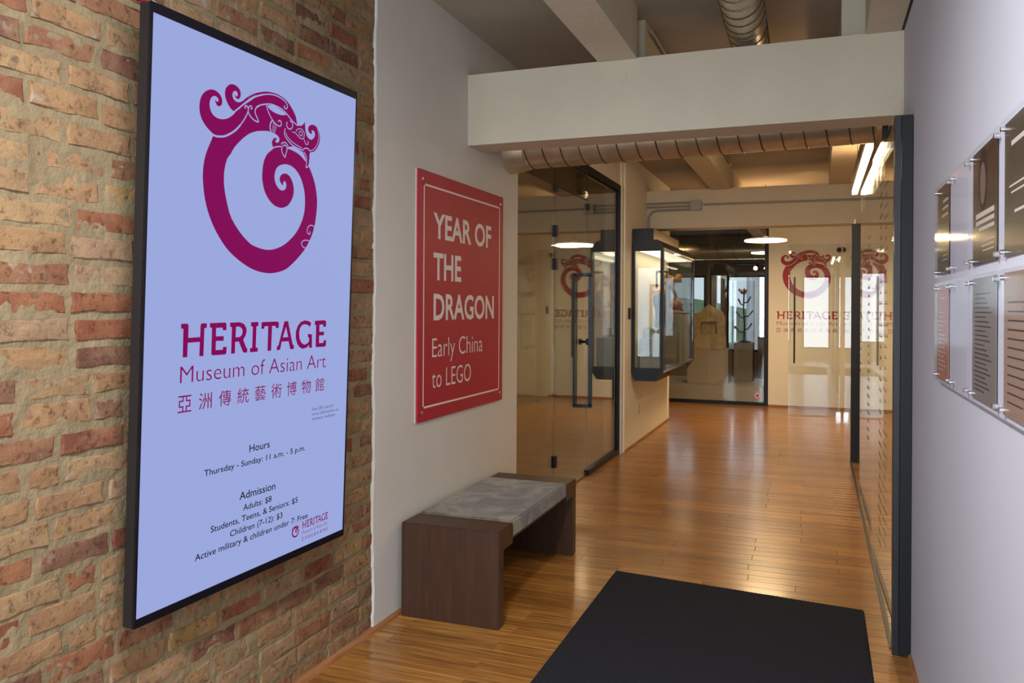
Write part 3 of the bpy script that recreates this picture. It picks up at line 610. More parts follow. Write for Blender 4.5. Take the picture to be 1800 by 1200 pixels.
# ------------------------------------------------------------ ducts, conduit
def duct(name, a, b, r, label, pitch=.115, seg=32):
    a, b = Vector(a), Vector(b); L = (b-a).length; t = (b-a).normalized()
    e = empty(name, a, label, 'duct')
    MB().tube([a, b], r, seg).build('pipe', GALV, e, smooth=True)
    # helical seam
    pts = []; n = int(L/pitch)*20; ref = Vector((0, 0, 1)); bi = t.cross(ref).normalized(); ref = bi.cross(t)
    for k in range(n+1):
        s_ = L*k/n; an = 2*math.pi*s_/pitch; pts.append(a+t*s_+(ref*math.cos(an)+bi*math.sin(an))*r)
    MB().tube(pts, .005, 5).build('spiral_seam', SEAM, e, smooth=True)
    return e
d1 = duct('spiral_duct', (-1.80, 5.0, 2.548), (.30, 5.0, 2.583), .14, 'wide spiral duct crossing under the header beam', .12)
MB().tube([(LX, 5.0, 2.546), (-1.85, 5.0, 2.547), (-1.78, 5.0, 2.548)], [.165, .16, .146], 32).build('end_collar', GALV, d1, smooth=True)
duct('spiral_duct', (-.30, .3, 2.98), (-.36, 4.85, 2.98), .10, 'narrow spiral duct running along the ceiling toward the header', .11)
d3 = duct('spiral_duct', (-5.5, 16.2, 2.62), (1.0, 16.2, 2.62), .17, 'spiral duct deep inside the far gallery', .3, 20)
for x in (-2.6, -.4): MB().tube([(x, 16.2, 2.78), (x, 16.2, ZC)], .008, 8).build('hanger_rod', GALV, d3, smooth=True)
cj = empty('conduit_run', (-1.3, 9.36, 2.65), 'surface conduits and junction box on the second beam', 'conduit')
box('junction_box', (-1.36, 9.32, 2.615), (-1.235, 9.38, 2.73), CONDUIT, cj, bevel=.006)
MB().tube([(-1.22, 9.36, 2.68), (1.3, 9.36, 2.67)], .011).build('conduit', CONDUIT, cj, smooth=True)
for z in (2.71, 2.67): MB().tube([(-1.87, 9.36, z), (-1.36, 9.36, z)], .011).build('conduit', CONDUIT, cj, smooth=True)
MB().tube([(-1.36, 9.355, 2.63), (-1.74, 9.355, 2.63), (-1.80, 9.355, 2.615), (-1.84, 9.355, 2.56), (-1.845, 9.355, 2.36)], .013).build('conduit', CONDUIT, cj, smooth=True)
cj2 = tag(MB().tube([(-.895, 4.6, 3.08), (-.895, 9.1, 3.08)], .011).build('conduit', CONDUIT, smooth=True), 'thin conduit along the top of the warm joist', 'conduit')

# ------------------------------------------------------------ lamps
LED = emis('led_tube', (1, .86, .62), 14)
ll = empty('linear_lamp', (.26, 6.3, 2.47), 'suspended linear lamp glowing above the right glass partition', 'lamp')
box('housing', (.272, 5.35, 2.51), (.316, 7.5, 2.55), mat('lamp_housing', sr(220, 220, 215), .4), ll)
box('diffuser', (.274, 5.36, 2.48), (.314, 7.49, 2.51), LED, ll)
for y in (5.6, 7.0): MB().tube([(.294, y, 2.55), (.294, y, ZC)], .002, 6).build('suspension_wire', GUN, ll)
el = empty('linear_lamp', (-.75, .85, 2.78), 'added unseen linear fill lamp over the entrance by the video screen', 'lamp')  # unseen fixture added to carry the entrance fill light
box('housing', (-.81, -.12, 2.78), (-.69, 1.82, 2.82), mat('lamp_housing'), el)
for y in (.1, 1.6): MB().tube([(-.75, y, 2.82), (-.75, y, ZC)], .002, 6).build('suspension_wire', GUN, el)
DISC = emis('lamp_disc', (1, .80, .50), 7)
def pendant(x, y, z, r, label):
    e = empty('pendant_lamp', (x, y, z), label, 'lamp')
    MB().lathe([(r*.97, 0), (r, .006), (r, .02)], (x, y, z), 40).build('diffuser', DISC, e, smooth=True)
    MB().lathe([(r, .02), (r*.98, .035), (.04, .045), (.03, .07)], (x, y, z), 40).build('top_shell', mat('lamp_housing'), e, smooth=True)
    MB().tube([(x, y, z+.07), (x, y, ZC)], .003, 6).build('cord', BLACK, e); return e
pendant(-.634, 11.0, 2.375, .265, 'round flat pendant lamp hanging before the logo wall')
pendant(-.85, 15.0, 2.48, .26, 'round flat pendant lamp inside the far gallery')
area('linear_lamp_light', (.294, 6.43, 2.475), (0, 0, 0), .04, 2.1, 24, WARM)
area('linear_lamp_uplight', (.294, 6.43, 2.556), (180, 0, 0), .04, 2.1, 9, (1, .6, .3))
area('pendant_uplight', (-.634, 11.0, 2.46), (180, 0, 0), .3, .3, 8, (1, .6, .3))
area('pendant_light', (-.634, 11.0, 2.37), (0, 0, 0),   .5, .5, 42, WARM)
def spot(name, loc, to, e, ang=100, r=.04, col=WARM):
    l = bpy.data.lights.new(name, 'SPOT'); l.energy = e; l.color = col; l.spot_size = math.radians(ang); l.spot_blend = .8; l.shadow_soft_size = r
    o = bpy.data.objects.new(name, l); COL.objects.link(o); o.location = loc
    o.rotation_euler = (Vector(to)-Vector(loc)).to_track_quat('-Z', 'Y').to_euler(); return o
# added track heads, unseen behind the header beam, to brighten the hall
th = empty('track_lights', (-.8, 5.35, 2.75), 'added unseen black track with small fill spotlights behind the header beam', 'spotlight')
box('track', (-1.7, 5.34, 2.80), (.1, 5.365, 2.825), BLACK, th)
for x in (-1.55, -.02): MB().tube([(x, 5.352, 2.825), (x, 5.352, ZC)], .005, 8).build('hanger_rod', BLACK, th, smooth=True)
for k, (x, tx) in enumerate(((-1.5, -1.87), (-.8, -.6), (-.1, -.4))):
    MB().tube([(x, 5.352, 2.80), (x, 5.352, 2.77)], .008, 8).build('stem', BLACK, th, smooth=True)
    MB().tube([(x, 5.34, 2.77), (x+(tx-x)*.02, 5.43, 2.74)], [.025, .03], 14).build('spot_head', BLACK, th, smooth=True)
    spot('hall_fill_spot', (x, 5.47, 2.73), (tx, 10.0, .8), 14, 80)
spot('ceiling_fill_spot', (-.5, 5.5, 2.78), (-.5, 8.8, 3.3), 26, 110, .04, (1, .56, .27))  # added unseen spot aimed up to brighten the ceiling
for x, y, e in ((-1.7, 14.6, 22), (-.9, 17.0, 14), (-2.6, 16.4, 16)): spot('gallery_spot', (x, y-.9, 2.95), (x, y, 0.6), e, 120)
spot('left_gallery_spot', (-3.2, 7.0, 2.95), (-4.4, 8, .5), 9, 130)
spot('right_room_spot', (.95, 7.0, 2.95), (1.5, 8, 1), 8, 130)
spot('gallery_hall_spot', (-.1, 9.8, 2.95), (-.1, 12.8, 1.2), 34, 120)
SPOTG = emis('spot_glow', (1, .85, .6), 30)
tr = empty('track_lights', (-1.0, 16.6, 2.35), 'pair of small track spotlights glowing in the far gallery', 'spotlight')
box('track', (-1.6, 17.0, 2.40), (-.6, 17.03, 2.43), BLACK, tr)
for x in (-1.5, -.7): MB().tube([(x, 17.015, 2.43), (x, 17.015, ZC)], .006, 8).build('hanger_rod', BLACK, tr, smooth=True)
for x in (-1.13, -.93):
    MB().tube([(x, 16.97, 2.38), (x-.03, 16.82, 2.31)], [.03, .05], 14).build('spot_head', BLACK, tr, smooth=True)
    MB().lathe([(.038, 0), (.03, .005)], (0, 0, 0), 14)
    b = MB().tube([(x-.03, 16.82, 2.31), (x-.032, 16.815, 2.308)], .04, 14).build('bulb', SPOTG, tr)

# ------------------------------------------------------------ video screen
TVP = Plane((-1.83, 1.7865, .5687), (.02853, .9996, 0), (.030516, -.000871, .99953))
TW, TH = 1.0515, 1.7989
tv = empty('video_screen', TVP.P(TW/2, 0, -.03), 'tall black framed video screen showing museum hours on the brick wall', 'screen')
def slab(pl, x0, x1, y0, y1, h0, h1, name, m, par, bevel=0):
    b = MB(); c = [(x0, y0), (x1, y0), (x1, y1), (x0, y1)]
    b.add([pl.P(x, y, h0) for x, y in c]+[pl.P(x, y, h1) for x, y in c], [(3,2,1,0),(4,5,6,7),(0,1,5,4),(1,2,6,5),(2,3,7,6),(3,0,4,7)])
    return b.build(name, m, par, bevel)
BEZ = mat('bezel_black', sr(16, 16, 24), .25)
slab(TVP, 0, TW, 0, TH, -.045, -.006, 'housing', mat('housing_grey', sr(27, 24, 23), .5), tv, .002)
fr = MB()
for x0, x1, y0, y1 in ((0, .0075, 0, TH), (TW-.0075, TW, 0, TH), (.0075, TW-.0075, 0, .026), (.0075, TW-.0075, TH-.03, TH)):
    c = [(x0, y0), (x1, y0), (x1, y1), (x0, y1)]
    fr.add([TVP.P(x, y, -.006) for x, y in c]+[TVP.P(x, y, 0) for x, y in c], [(3,2,1,0),(4,5,6,7),(0,1,5,4),(1,2,6,5),(2,3,7,6),(3,0,4,7)])
fr.build('bezel', BEZ, tv)
SCRC = (.35, .42, .78)
SCR = emis('screen_glow', SCRC, .93)
SCRL = emis('screen_lines', SCRC, .93)
MAG = emis('screen_magenta', sr(132, 0, 88), .95)
TXTC = emis('screen_text', sr(30, 26, 44), .6)
TXTM = emis('screen_grey_text', sr(88, 88, 120), .8)
slab(TVP, .0075, TW-.0075, .026, TH-.03, -.006, -.002, 'display', SCR, tv)
slab(TVP, .25, .8, .5, 1.4, -.075, -.045, 'wall_mount', BLACK, tv)
put_logo(TVP, MAG, SCRL, -.0014, tv)
put_words(TVP, MAG, -.0014, tv)
for t, x0, x1, y0, cap in [('Hours', .4702, .5754, .434, .0245), ('Thursday - Sunday: 11 a.m. - 5 p.m.', .2617, .7789, .391, .0195), ('Admission', .4277, .6129, .279, .026),
        ('Adults: $8', .4475, .5939, .239, .0205), ('Students, Teens, & Seniors: $5', .2976, .744, .2025, .0205), ('Children (7-12): $3', .3876, .6575, .166, .0205),
        ('Active military & children under 7: Free', .232, .8083, .1295, .0205)]:
    text(TVP, t, x0, x1, y0, cap, -.0014, 'notice_lettering', TXTC, tv, thin=.008)
for t, x0, x1, y0 in [('Scan QR code for', .8151, .9544, .535), ('more information on', .816, .9896, .516), ('museum website', .8168, .9664, .498)]:
    text(TVP, t, x0, x1, y0, .0115, -.0014, 'notice_lettering', TXTM, tv)
k_ = .163/.7447
xf_s = lambda p: (.7768+(p[0]-.1494)*k_, .0727+(p[1]-.695)*.27)
put_words(TVP, MAG, -.0014, tv, xf_s)
xf_d = lambda p: (.711+(p[0]-.16)*.071, .0575+(p[1]-.83)*.071)
poly_mesh(TVP, LOGO_P, -.0014, 'dragon_emblem', MAG, tv, xf_d)
cb = empty('power_cable', (-1.88, 2.05, 2.36), 'grey flexible power cable emerging above the video screen', 'cable')
MB().tube([(-1.90, 2.14, 2.30), (-1.895, 2.10, 2.345), (-1.89, 2.05, 2.375), (-1.885, 1.99, 2.392), (-1.88, 1.93, 2.40)], .011, 10).build('conduit', mat('grey_flex', sr(120, 122, 120), .5), cb, smooth=True)
MB().tube([(-1.88, 1.935, 2.40), (-1.878, 1.89, 2.405)], .0135, 10).build('connector', mat('ivory_plastic', sr(205, 205, 190), .5), cb, smooth=True)
MB().tube([(-1.878, 1.93, 2.387), (-1.876, 1.86, 2.402), (-1.875, 1.82, 2.40)], .006, 8).build('red_wire', mat('red_wire', sr(140, 20, 50), .5), cb, smooth=True)

# ------------------------------------------------------------ red sign
SGP = Plane((-1.897, 3.672, .908), (0, 1, 0), (0, 0, 1))
sg = empty('red_sign', (-1.90, 4.25, .908), 'flat red exhibition sign with white lettering on the plaster wall', 'sign')
RED = mat('sign_red', sr(176, 22, 52), .45, noise_amt=.04)
INK = mat('sign_white', sr(232, 222, 216), .5)
slab(SGP, -.0, 1.176, 0, 1.298, -.013, 0, 'panel', RED, sg, .001)
slab(SGP, -.012, 1.176, 0, 1.298, -.013, -.010, 'backing', INK, sg)
for (x0, x1, y0, y1) in ((.055, 1.12, 1.219, 1.229), (.055, 1.12, .067, .077), (.055, .065, .067, 1.229), (1.11, 1.12, .067, 1.229)):
    slab(SGP, x0, x1, y0, y1, 0, .0004, 'border_line', INK, sg)
for t, x0, x1, y0, cap, th in [('YEAR OF', .169, .973, .960, .132, .022), ('THE', .171, .526, .739, .141, .022), ('DRAGON', .174, 1.024, .525, .137, .022), ('Early China', .161, .843, .325, .100, -.008), ('to LEGO', .160, .672, .162, .100, -.008)]:
    text(SGP, t, x0, x1, y0, cap, .0006, 'letter', INK, sg, thin=th, split=True)
for x, y in ((.045, 1.25), (1.13, 1.25), (.045, .05), (1.13, .05)):
    slab(SGP, x-.006, x+.006, y-.006, y+.006, 0, .004, 'screw', CHROME, sg, .001)

# ------------------------------------------------------------ bench
bn = empty('bench', (-1.63, 4.13, 0), 'dark wood bench with grey suede cushion against the white wall', 'bench')
bx0, bx1, by0, by1, bh = -1.885, -1.375, 3.485, 4.765, .455
def end(y0, y1, y2):   # outer face y0, leg inner y1, arm inner y2
    return MB().prism([(y0, 0), (y1, 0), (y1, bh-.10), (y2, bh-.10), (y2, bh), (y0, bh)], bx0, bx1, 0)
end(by0, by0+.065, by0+.185).build('end_slab', BENCHW, bn, .004)
end(by1, by1-.065, by1-.185).build('end_slab', BENCHW, bn, .004)
box('seat_frame', (bx0+.01, by0+.186, bh-.10), (bx1-.03, by1-.186, bh-.075), BENCHW, bn)
def suede():
    m = bpy.data.materials.new('grey_suede'); m.use_nodes = True; nt = m.node_tree; b = nt.nodes['Principled BSDF']
    tc = node(nt, 'ShaderNodeTexCoord')
    n = node(nt, 'ShaderNodeTexNoise'); n.inputs['Scale'].default_value = 4.5; n.inputs['Detail'].default_value = 3; n.inputs['Distortion'].default_value = 1.5
    nt.links.new(tc.outputs['Object'], n.inputs['Vector'])
    r = ramp(nt, n.outputs['Fac'], [(.36, sr(64, 55, 38)), (.5, sr(96, 84, 62)), (.64, sr(132, 118, 90))])
    n2 = node(nt, 'ShaderNodeTexNoise'); n2.inputs['Scale'].default_value = 60; n2.inputs['Detail'].default_value = 4
    nt.links.new(tc.outputs['Object'], n2.inputs['Vector'])
    r2 = ramp(nt, n2.outputs['Fac'], [(.3, (.8, .8, .8)), (.7, (1.1, 1.1, 1.1))])
    nt.links.new(mix(nt, 1.0, r.outputs[0], r2.outputs[0], 'MULTIPLY'), b.inputs['Base Color'])
    b.inputs['Roughness'].default_value = .85; b.inputs['Sheen Weight'].default_value = .3
    bp = node(nt, 'ShaderNodeBump'); bp.inputs['Strength'].default_value = .3; bp.inputs['Distance'].default_value = .004
    nt.links.new(n2.outputs['Fac'], bp.inputs['Height']); nt.links.new(bp.outputs[0], b.inputs['Normal']); return m
box('cushion', (bx0+.006, by0+.187, bh-.075), (bx1-.004, by1-.187, bh+.008), suede(), bn, .008)

# ------------------------------------------------------------ door mat
def door_mat():
    c = [Vector(p) for p in ((-1.06, 1.55), (.215, 1.95), (.222, 4.368), (-1.061, 4.507))]
    MATM = mat('mat_fibre', sr(50, 50, 55), .95, spec=.1, noise_amt=.35, scale=220, bump=1.0, bscale=260)
    h = .010; vs = []; rim = []
    for i in range(4):
        a, b = c[i], c[(i+1) % 4]; n = int((b-a).length/.011); t = (b-a).normalized(); nn = Vector((t.y, -t.x))
        for k in range(n):
            rim.append(a+(b-a)*k/n+nn*(.0028 if k % 2 else -.0012))
    N = len(rim); ctr = sum(c, Vector((0, 0)))/4
    vs = [(p.x, p.y, 0.0) for p in rim]+[(p.x, p.y, h*.6) for p in rim]+[((p+(ctr-p).normalized()*.006).x, (p+(ctr-p).normalized()*.006).y, h) for p in rim]
    fs = [(i, (i+1) % N, (i+1) % N+N, i+N) for i in range(N)]+[(i+N, (i+1) % N+N, (i+1) % N+2*N, i+2*N) for i in range(N)]+[tuple(range(2*N, 3*N))]
    o = MB().add(vs, fs).build('door_mat', MATM); tag(o, 'charcoal ribbed entrance mat lying on the wood floor', 'mat')
door_mat()

# ------------------------------------------------------------ hanging display case
cs = empty('display_case', (-1.70, 9.7, .71), 'hanging glass display case with black frame mounted on the cream wall', 'display case')
cx0, cx1, cy0, cy1, cz0, cz1 = -1.868, -1.525, 8.575, 10.86, .825, 2.145
BFR = mat('case_black', sr(22, 25, 31), .45, spec=.35)
CASE_LIT = mat('case_warm_lit', sr(150, 122, 84), .4, metal=.4)  # warm light on the box side is put into this tan
def fchunk(y0, y1):
    f = MB(); t = .034
    f.box((cx0, y0, cz0), (cx0+t, y1, cz1)).box((cx1-t, y0, cz0), (cx1, y1, cz1)).box((cx0+t, y0, cz0), (cx1-t, y1, cz0+t)).box((cx0+t, y0, cz1-t), (cx1-t, y1, cz1))
    return f
fchunk(cy0, cy0+.04).build('end_frame', BFR, cs); fchunk(cy1-.04, cy1).build('end_frame', BFR, cs)
MB().prism([(cx0, cz1), (cx1, cz1), (cx1-.07, cz1+.085), (cx0+.012, cz1+.085)], cy0, cy1).build('top_hood', BFR, cs)
MB().prism([(cx0, cz0), (cx1, cz0), (cx1-.075, cz0-.105), (cx0+.035, cz0-.105)], cy0, cy1).build('bottom_tray', BFR, cs)
box('top_box', (cx0+.01, cy0+.02, cz1+.086), (cx1-.11, cy1-.6, cz1+.205), CASE_LIT, cs)
box('shaded_end', (cx0+.01, cy0, cz1+.086), (cx1-.11, cy0+.02, cz1+.205), BFR, cs)  # dark plate paints the unlit near face of the top box
box('lamp_panel', (cx0+.06, cy0+.15, cz1-.03), (cx1-.07, cy1-.15, cz1-.012), emis('case_lamp', (1, .88, .62), 2.5), cs)
box('ceiling_plate', (cx0, cy0+.04, cz1-.011), (cx1, cy1-.04, cz1-.001), CREAM, cs)
box('back_panel', (cx0, cy0+.04, cz0), (cx0+.01, cy1-.04, cz1-.012), CREAM, cs)
box('floor_panel', (cx0+.01, cy0+.04, cz0), (cx1-.02, cy1-.04, cz0+.012), mat('case_grey', sr(150, 146, 134), .6), cs)
box('end_pane', (cx0+.034, cy0+.012, cz0+.034), (cx1-.034, cy0+.018, cz1-.034), GLASS, cs)
box('end_pane', (cx0+.034, cy1-.02, cz0+.034), (cx1-.034, cy1-.014, cz1-.034), GLASS, cs)
box('side_pane', (cx1-.012, cy0+.04, cz0+.01), (cx1-.004, cy1-.04, cz1-.012), GLASS, cs)
box('rail_strip', (cx1-.02, cy0+.04, cz0-.012), (cx1+.004, cy1-.04, cz0+.01), CHROME, cs)
for y in (9.0, 10.45): box('lock', (cx1-.03, y-.05, cz0-.045), (cx1-.002, y+.05, cz0-.02), BLACK, cs, bevel=.004)
area('case_light', (-1.70, 9.7, 2.10), (0, 0, 0), .2, 1.9, 2.5, (1, .8, .5))
PED = mat('plinth_grey', sr(150, 150, 140), .6)
tag(box('plinth', (-1.80, 8.72, .838), (-1.56, 9.12, 1.17), PED), 'short grey plinth nearest the front end of the display case', 'plinth')
tag(box('plinth', (-1.84, 9.16, .838), (-1.57, 9.75, 1.27), PED), 'grey plinth under the bronze vessel in the display case', 'plinth')
tag(box('plinth', (-1.82, 9.85, .838), (-1.56, 10.7, 1.42), PED), 'taller grey plinth at the far end of the display case', 'plinth')
BRONZE = mat('dark_bronze', sr(56, 44, 38), .5, metal=.4, noise_amt=.4, scale=30)
GOLD = mat('carved_gilt', sr(186, 132, 70), .5, metal=.3, noise_amt=.35, scale=40, bump=1, bscale=60)
v = empty('tripod_vessel', (-1.69, 9.3, 1.27), 'dark bronze footed vessel with gilt top in the display case', 'vessel')
MB().lathe([(.05, .2), (.075, .25), (.085, .33), (.075, .38), (.06, .39)], (-1.69, 9.3, 1.27), 20).build('bowl', BRONZE, v, smooth=True)
for k in range(3):
    a = k*2.094+.4; MB().tube([(-1.69+.05*math.cos(a), 9.3+.05*math.sin(a), 1.52), (-1.69+.055*math.cos(a), 9.3+.055*math.sin(a), 1.38), (-1.69+.068*math.cos(a), 9.3+.068*math.sin(a), 1.27)], [.03, .016, .013], 10).build('leg', BRONZE, v, smooth=True)
MB().lathe([(.078, .375), (.09, .40), (.085, .43), (.05, .45), (.01, .455)], (-1.69, 9.3, 1.27), 20).build('lid', GOLD, v, smooth=True)
def lumps(name, c, r, m, n, seed, sx=1, sy=1, sz=1, parent=None):
    rr = random.Random(seed); me = bpy.data.meshes.new(name); bm = bmesh.new()
    for k in range(n):
        q = Vector((rr.uniform(-1, 1)*sx, rr.uniform(-1, 1)*sy, rr.uniform(-1, 1)*sz))*r
        bmesh.ops.create_icosphere(bm, subdivisions=2, radius=r*rr.uniform(.25, .45), matrix=Matrix.Translation(Vector(c)+q))
    for f in bm.faces: f.smooth = True
    bm.to_mesh(me); bm.free(); me.materials.append(m); return link(name, me, parent)
v = empty('gilt_carving', (-1.68, 10.15, 1.42), 'tall openwork gilt carving on the far plinth of the case', 'sculpture')
MB().lathe([(.10, 0), (.11, .03), (.06, .05)], (-1.68, 10.15, 1.42), 20).build('base', GOLD, v, smooth=True)
lumps('flower_cluster', (-1.68, 10.15, 1.53), .10, GOLD, 14, 2, 1, 1.3, .5, v)
MB().tube([(-1.68, 10.15, 1.55), (-1.65, 10.2, 1.65), (-1.70, 10.15, 1.75), (-1.67, 10.1, 1.85)], [.03, .022, .028, .02], 10).build('stem', GOLD, v, smooth=True)
lumps('flower_cluster', (-1.68, 10.12, 1.84), .10, GOLD, 12, 4, .8, 1.1, .6, v)
v = empty('case_frame_stand', (-1.70, 9.62, 1.27), 'slim dark wooden frame standing behind the bronze vessel', 'stand')
f = MB()
for x in (-1.79, -1.67): f.box((x-.01, 9.60, 1.27), (x+.01, 9.62, 1.93))
f.box((-1.80, 9.60, 1.92), (-1.66, 9.62, 1.945)).box((-1.80, 9.60, 1.55), (-1.66, 9.62, 1.57)); f.build('frame', BRONZE, v)
tag(box('card_reader', (-1.87, 8.42, 1.38), (-1.85, 8.47, 1.50), BLACK, bevel=.003), 'small black card reader on cream wall beside the display case', 'card reader')
ot = empty('wall_outlet', (-1.868, 8.98, .36), 'cream wall outlet low on the wall under the display case', 'outlet')
box('cover_plate', (-1.87, 8.94, .30), (-1.864, 9.02, .42), mat('ivory_plastic'), ot, .002)
for z in (.335, .385): box('socket', (-1.864, 8.962, z-.014), (-1.862, 8.998, z+.014), mat('socket_grey', sr(150, 145, 130)), ot)

# ------------------------------------------------------------ glazed gallery front and contents
gf = empty('glazed_front', (-1.5, 13.08, 0), 'full height black framed gallery glazing beside the logo wall', 'glazing')
f = MB(); f.box((-.765, 13.03, 0), (-.705, 13.12, ZC)); f.build('jamb_post', BLACK, gf)
box('bottom_rail', (-4.2, 13.04, 0), (-.765, 13.11, .05), BLACK, gf); box('top_rail', (-4.2, 13.04, 3.0), (-.765, 13.11, 3.06), BLACK, gf)
box('glass_pane', (-1.93, 13.07, .05), (-.765, 13.08, 3.0), GLASS, gf); box('glass_pane', (-4.2, 13.07, .05), (-1.935, 13.08, 3.0), GLASS, gf)
MB().tube([(-.86, 13.060, .155), (-.86, 13.066, .155)], .045, 20).build('round_decal', mat('decal_pink', sr(235, 190, 200), .5), gf)
MB().tube([(-.86, 13.056, .155), (-.86, 13.0595, .155)], .02, 16).build('decal_mark', mat('decal_red', sr(190, 30, 70), .5), gf)
struct(box('trim_1', (-3.6, 13.3, 0), (-.80, 15.0, .26), mat('platform_grey', sr(172, 158, 138), .6)), 'low grey display platform behind the gallery glass')
PEDW = mat('pedestal_taupe', sr(168, 152, 132), .6)
STONE = mat('carved_sandstone', sr(190, 166, 128), .85, noise_amt=.18, scale=12, bump=.7, bscale=30)
tag(box('pedestal', (-2.02, 13.6, .26), (-1.36, 14.2, .83), PEDW, bevel=.004), 'wide taupe pedestal under the stone stele', 'pedestal')
def stele():
    x0, x1, z0 = -1.96, -1.42, .83; y0, y1 = 13.78, 13.95+.03
    out = [(x0+.01, z0), (x0+.015, z0+.3), (x0, z0+.5), (x0+.02, z0+.58), (x0+.12, z0+.61), (x0+.17, z0+.66), (x0+.21, z0+.70), (x0+.26, z0+.735), (x0+.32, z0+.69), (x0+.37, z0+.66), (x0+.41, z0+.655), (x0+.45, z0+.63), (x0+.51, z0+.56), (x0+.53, z0+.5), (x0+.525, z0+.3), (x0+.54, z0+.2), (x1+.01, z0)]
    hole = [(x0+.13, z0+.235), (x0+.135, z0+.445), (x0+.40, z0+.45), (x0+.405, z0+.24)]
    t = tessellate_polygon([[Vector((a, b, 0)) for a, b in out], [Vector((a, b, 0)) for a, b in hole]])
    fl = out+hole; n = len(out); m = MB()
    m.add([(a, y0, b) for a, b in fl], [tuple(f) for f in t])
    m.add([(a, y0, b) for a, b in out]+[(a, y1, b) for a, b in out], [(i, (i+1) % n, (i+1) % n+n, i+n) for i in range(n)]+[tuple(range(n, 2*n))])
    m.add([(a, y0, b) for a, b in hole]+[(a*.985+.015*-1.69, y0+.13, b) for a, b in hole], [(i, (i+1) % 4, (i+1) % 4+4, i+4) for i in range(4)]+[(4, 5, 6, 7)])
    me = m.build('stone_stele', STONE)
    bm = bmesh.new(); bm.from_mesh(me.data); bmesh.ops.remove_doubles(bm, verts=bm.verts, dist=.0005)
    bmesh.ops.recalc_face_normals(bm, faces=bm.faces); bm.to_mesh(me.data); bm.free()
    return tag(me, 'tan carved stone stele with a square recess on the wide pedestal', 'sculpture')
stele()
tag(box('pedestal', (-1.33, 14.25, .26), (-1.02, 14.65, .92), mat('pedestal_grey_brown', sr(128, 112, 94), .6), bevel=.004), 'grey pedestal right of the stele holding a figure', 'pedestal')  # darker grey-brown than the stele's pedestal
tag(box('pedestal', (-1.03, 15.6, 0), (-.66, 16.1, .98), mat('pedestal_brown', sr(110, 88, 70), .6), bevel=.004), 'brown pedestal behind holding the standing figure', 'pedestal')
v = empty('branch_candelabrum', (-1.18, 14.45, .92), 'openwork bronze branching candelabrum before the bright window', 'sculpture')
MB().lathe([(.12, 0), (.12, .015), (.05, .03), (.012, .05)], (-1.18, 14.45, .92), 20).build('foot', BRONZE, v, smooth=True)
MB().tube([(-1.18, 14.45, .96), (-1.17, 14.45, 1.2), (-1.19, 14.45, 1.5), (-1.18, 14.45, 1.85)], .012, 8).build('stem', BRONZE, v, smooth=True)
for k, (dx, z) in enumerate([(-.16, 1.15), (.13, 1.2), (-.13, 1.4), (.15, 1.42), (-.10, 1.62), (.11, 1.66)]):
    MB().tube([(-1.18, 14.45, z-.06), (-1.18+dx*.5, 14.45, z-.05), (-1.18+dx, 14.45, z+.05)], [.012, .012, .016], 8).build('branch', BRONZE, v, smooth=True)
lumps('flame_cluster', (-1.18, 14.45, 1.80), .07, GOLD, 9, 9, 1.2, .6, .5, v)
vt = empty('acrylic_vitrine', (-1.1, 14.5, .92), 'clear acrylic cover over the candelabrum pedestal', 'vitrine')
for x in (-1.33, -1.025): box('side_sheet', (x-.003, 14.25, .92), (x+.003, 14.65, 1.98), ACRYL, vt)
for y in (14.25, 14.65): box('front_sheet', (-1.327, y-.003, .92), (-1.028, y+.003, 1.98), ACRYL, vt)
v = empty('standing_figure', (-.84, 15.85, .98), 'dark carved standing figure on the brown pedestal', 'sculpture')
MB().lathe([(.11, 0), (.12, .08), (.07, .12), (.085, .3), (.07, .42), (.09, .5), (.085, .58), (.035, .63)], (-.84, 15.85, .98), 18).build('robe', BRONZE, v, smooth=True)
MB().lathe([(.02, .62), (.045, .66), (.05, .70), (.04, .75), (.01, .79)], (-.84, 15.85, .98), 16).build('head', BRONZE, v, smooth=True)
v = empty('gilt_bowl', (-2.55, 16.3, 1.5), 'small glowing gilt bowl on the far left gallery pedestal', 'bowl')
MB().lathe([(.05, 0), (.03, .05), (.14, .14), (.17, .2), (.16, .21)], (-2.55, 16.3, 1.2), 20).build('bowl', GOLD, v, smooth=True)
tag(box('pedestal', (-2.85, 16.0, 0), (-2.25, 16.6, 1.2), PEDW), 'pedestal at the left of the far gallery under the bowl', 'pedestal')

# ------------------------------------------------------------ logo on far wall
FP = Plane((0, YF-.001, 0), (1, 0, 0), (0, 0, 1))
WRED = mat('logo_red', sr(168, 34, 44), .6); WBG = mat('logo_line_cream', sr(236, 230, 214), .7)
fk = .872/.7447
lg = empty('wall_logo', (-.17, YF, 1.2), 'red dragon ring museum logo and name on the cream wall', 'logo')
# panel-local x .1494..8941 -> wall x -.578...294
fx = lambda p: (-.578+(p[0]-.1494)*fk*.995, 1.345+(p[1]-.775)*fk)
put_logo(FP, WRED, WBG, .001, lg, fx, fk)
put_words(FP, WRED, .001, lg, fx)
sc_ = empty('security_camera', (.33, YF, 2.38), 'small white security camera with dark lens on the cream wall', 'camera')
MB().tube([(.36, YF, 2.39), (.36, YF-.06, 2.39)], .045, 16).build('mount', mat('white_plastic', sr(225, 220, 210), .4), sc_, smooth=True)
MB().tube([(.36, YF-.06, 2.39), (.30, YF-.16, 2.375)], .045, 16).build('body', mat('white_plastic'), sc_, smooth=True)
MB().tube([(.30, YF-.16, 2.375), (.296, YF-.168, 2.374)], .036, 16).build('lens', BLACK, sc_, smooth=True)
tag(box('card_reader', (.40, YF-.02, 1.40), (.44, YF, 1.52), BLACK, bevel=.003), 'small black card reader at the right of the logo wall', 'card reader')

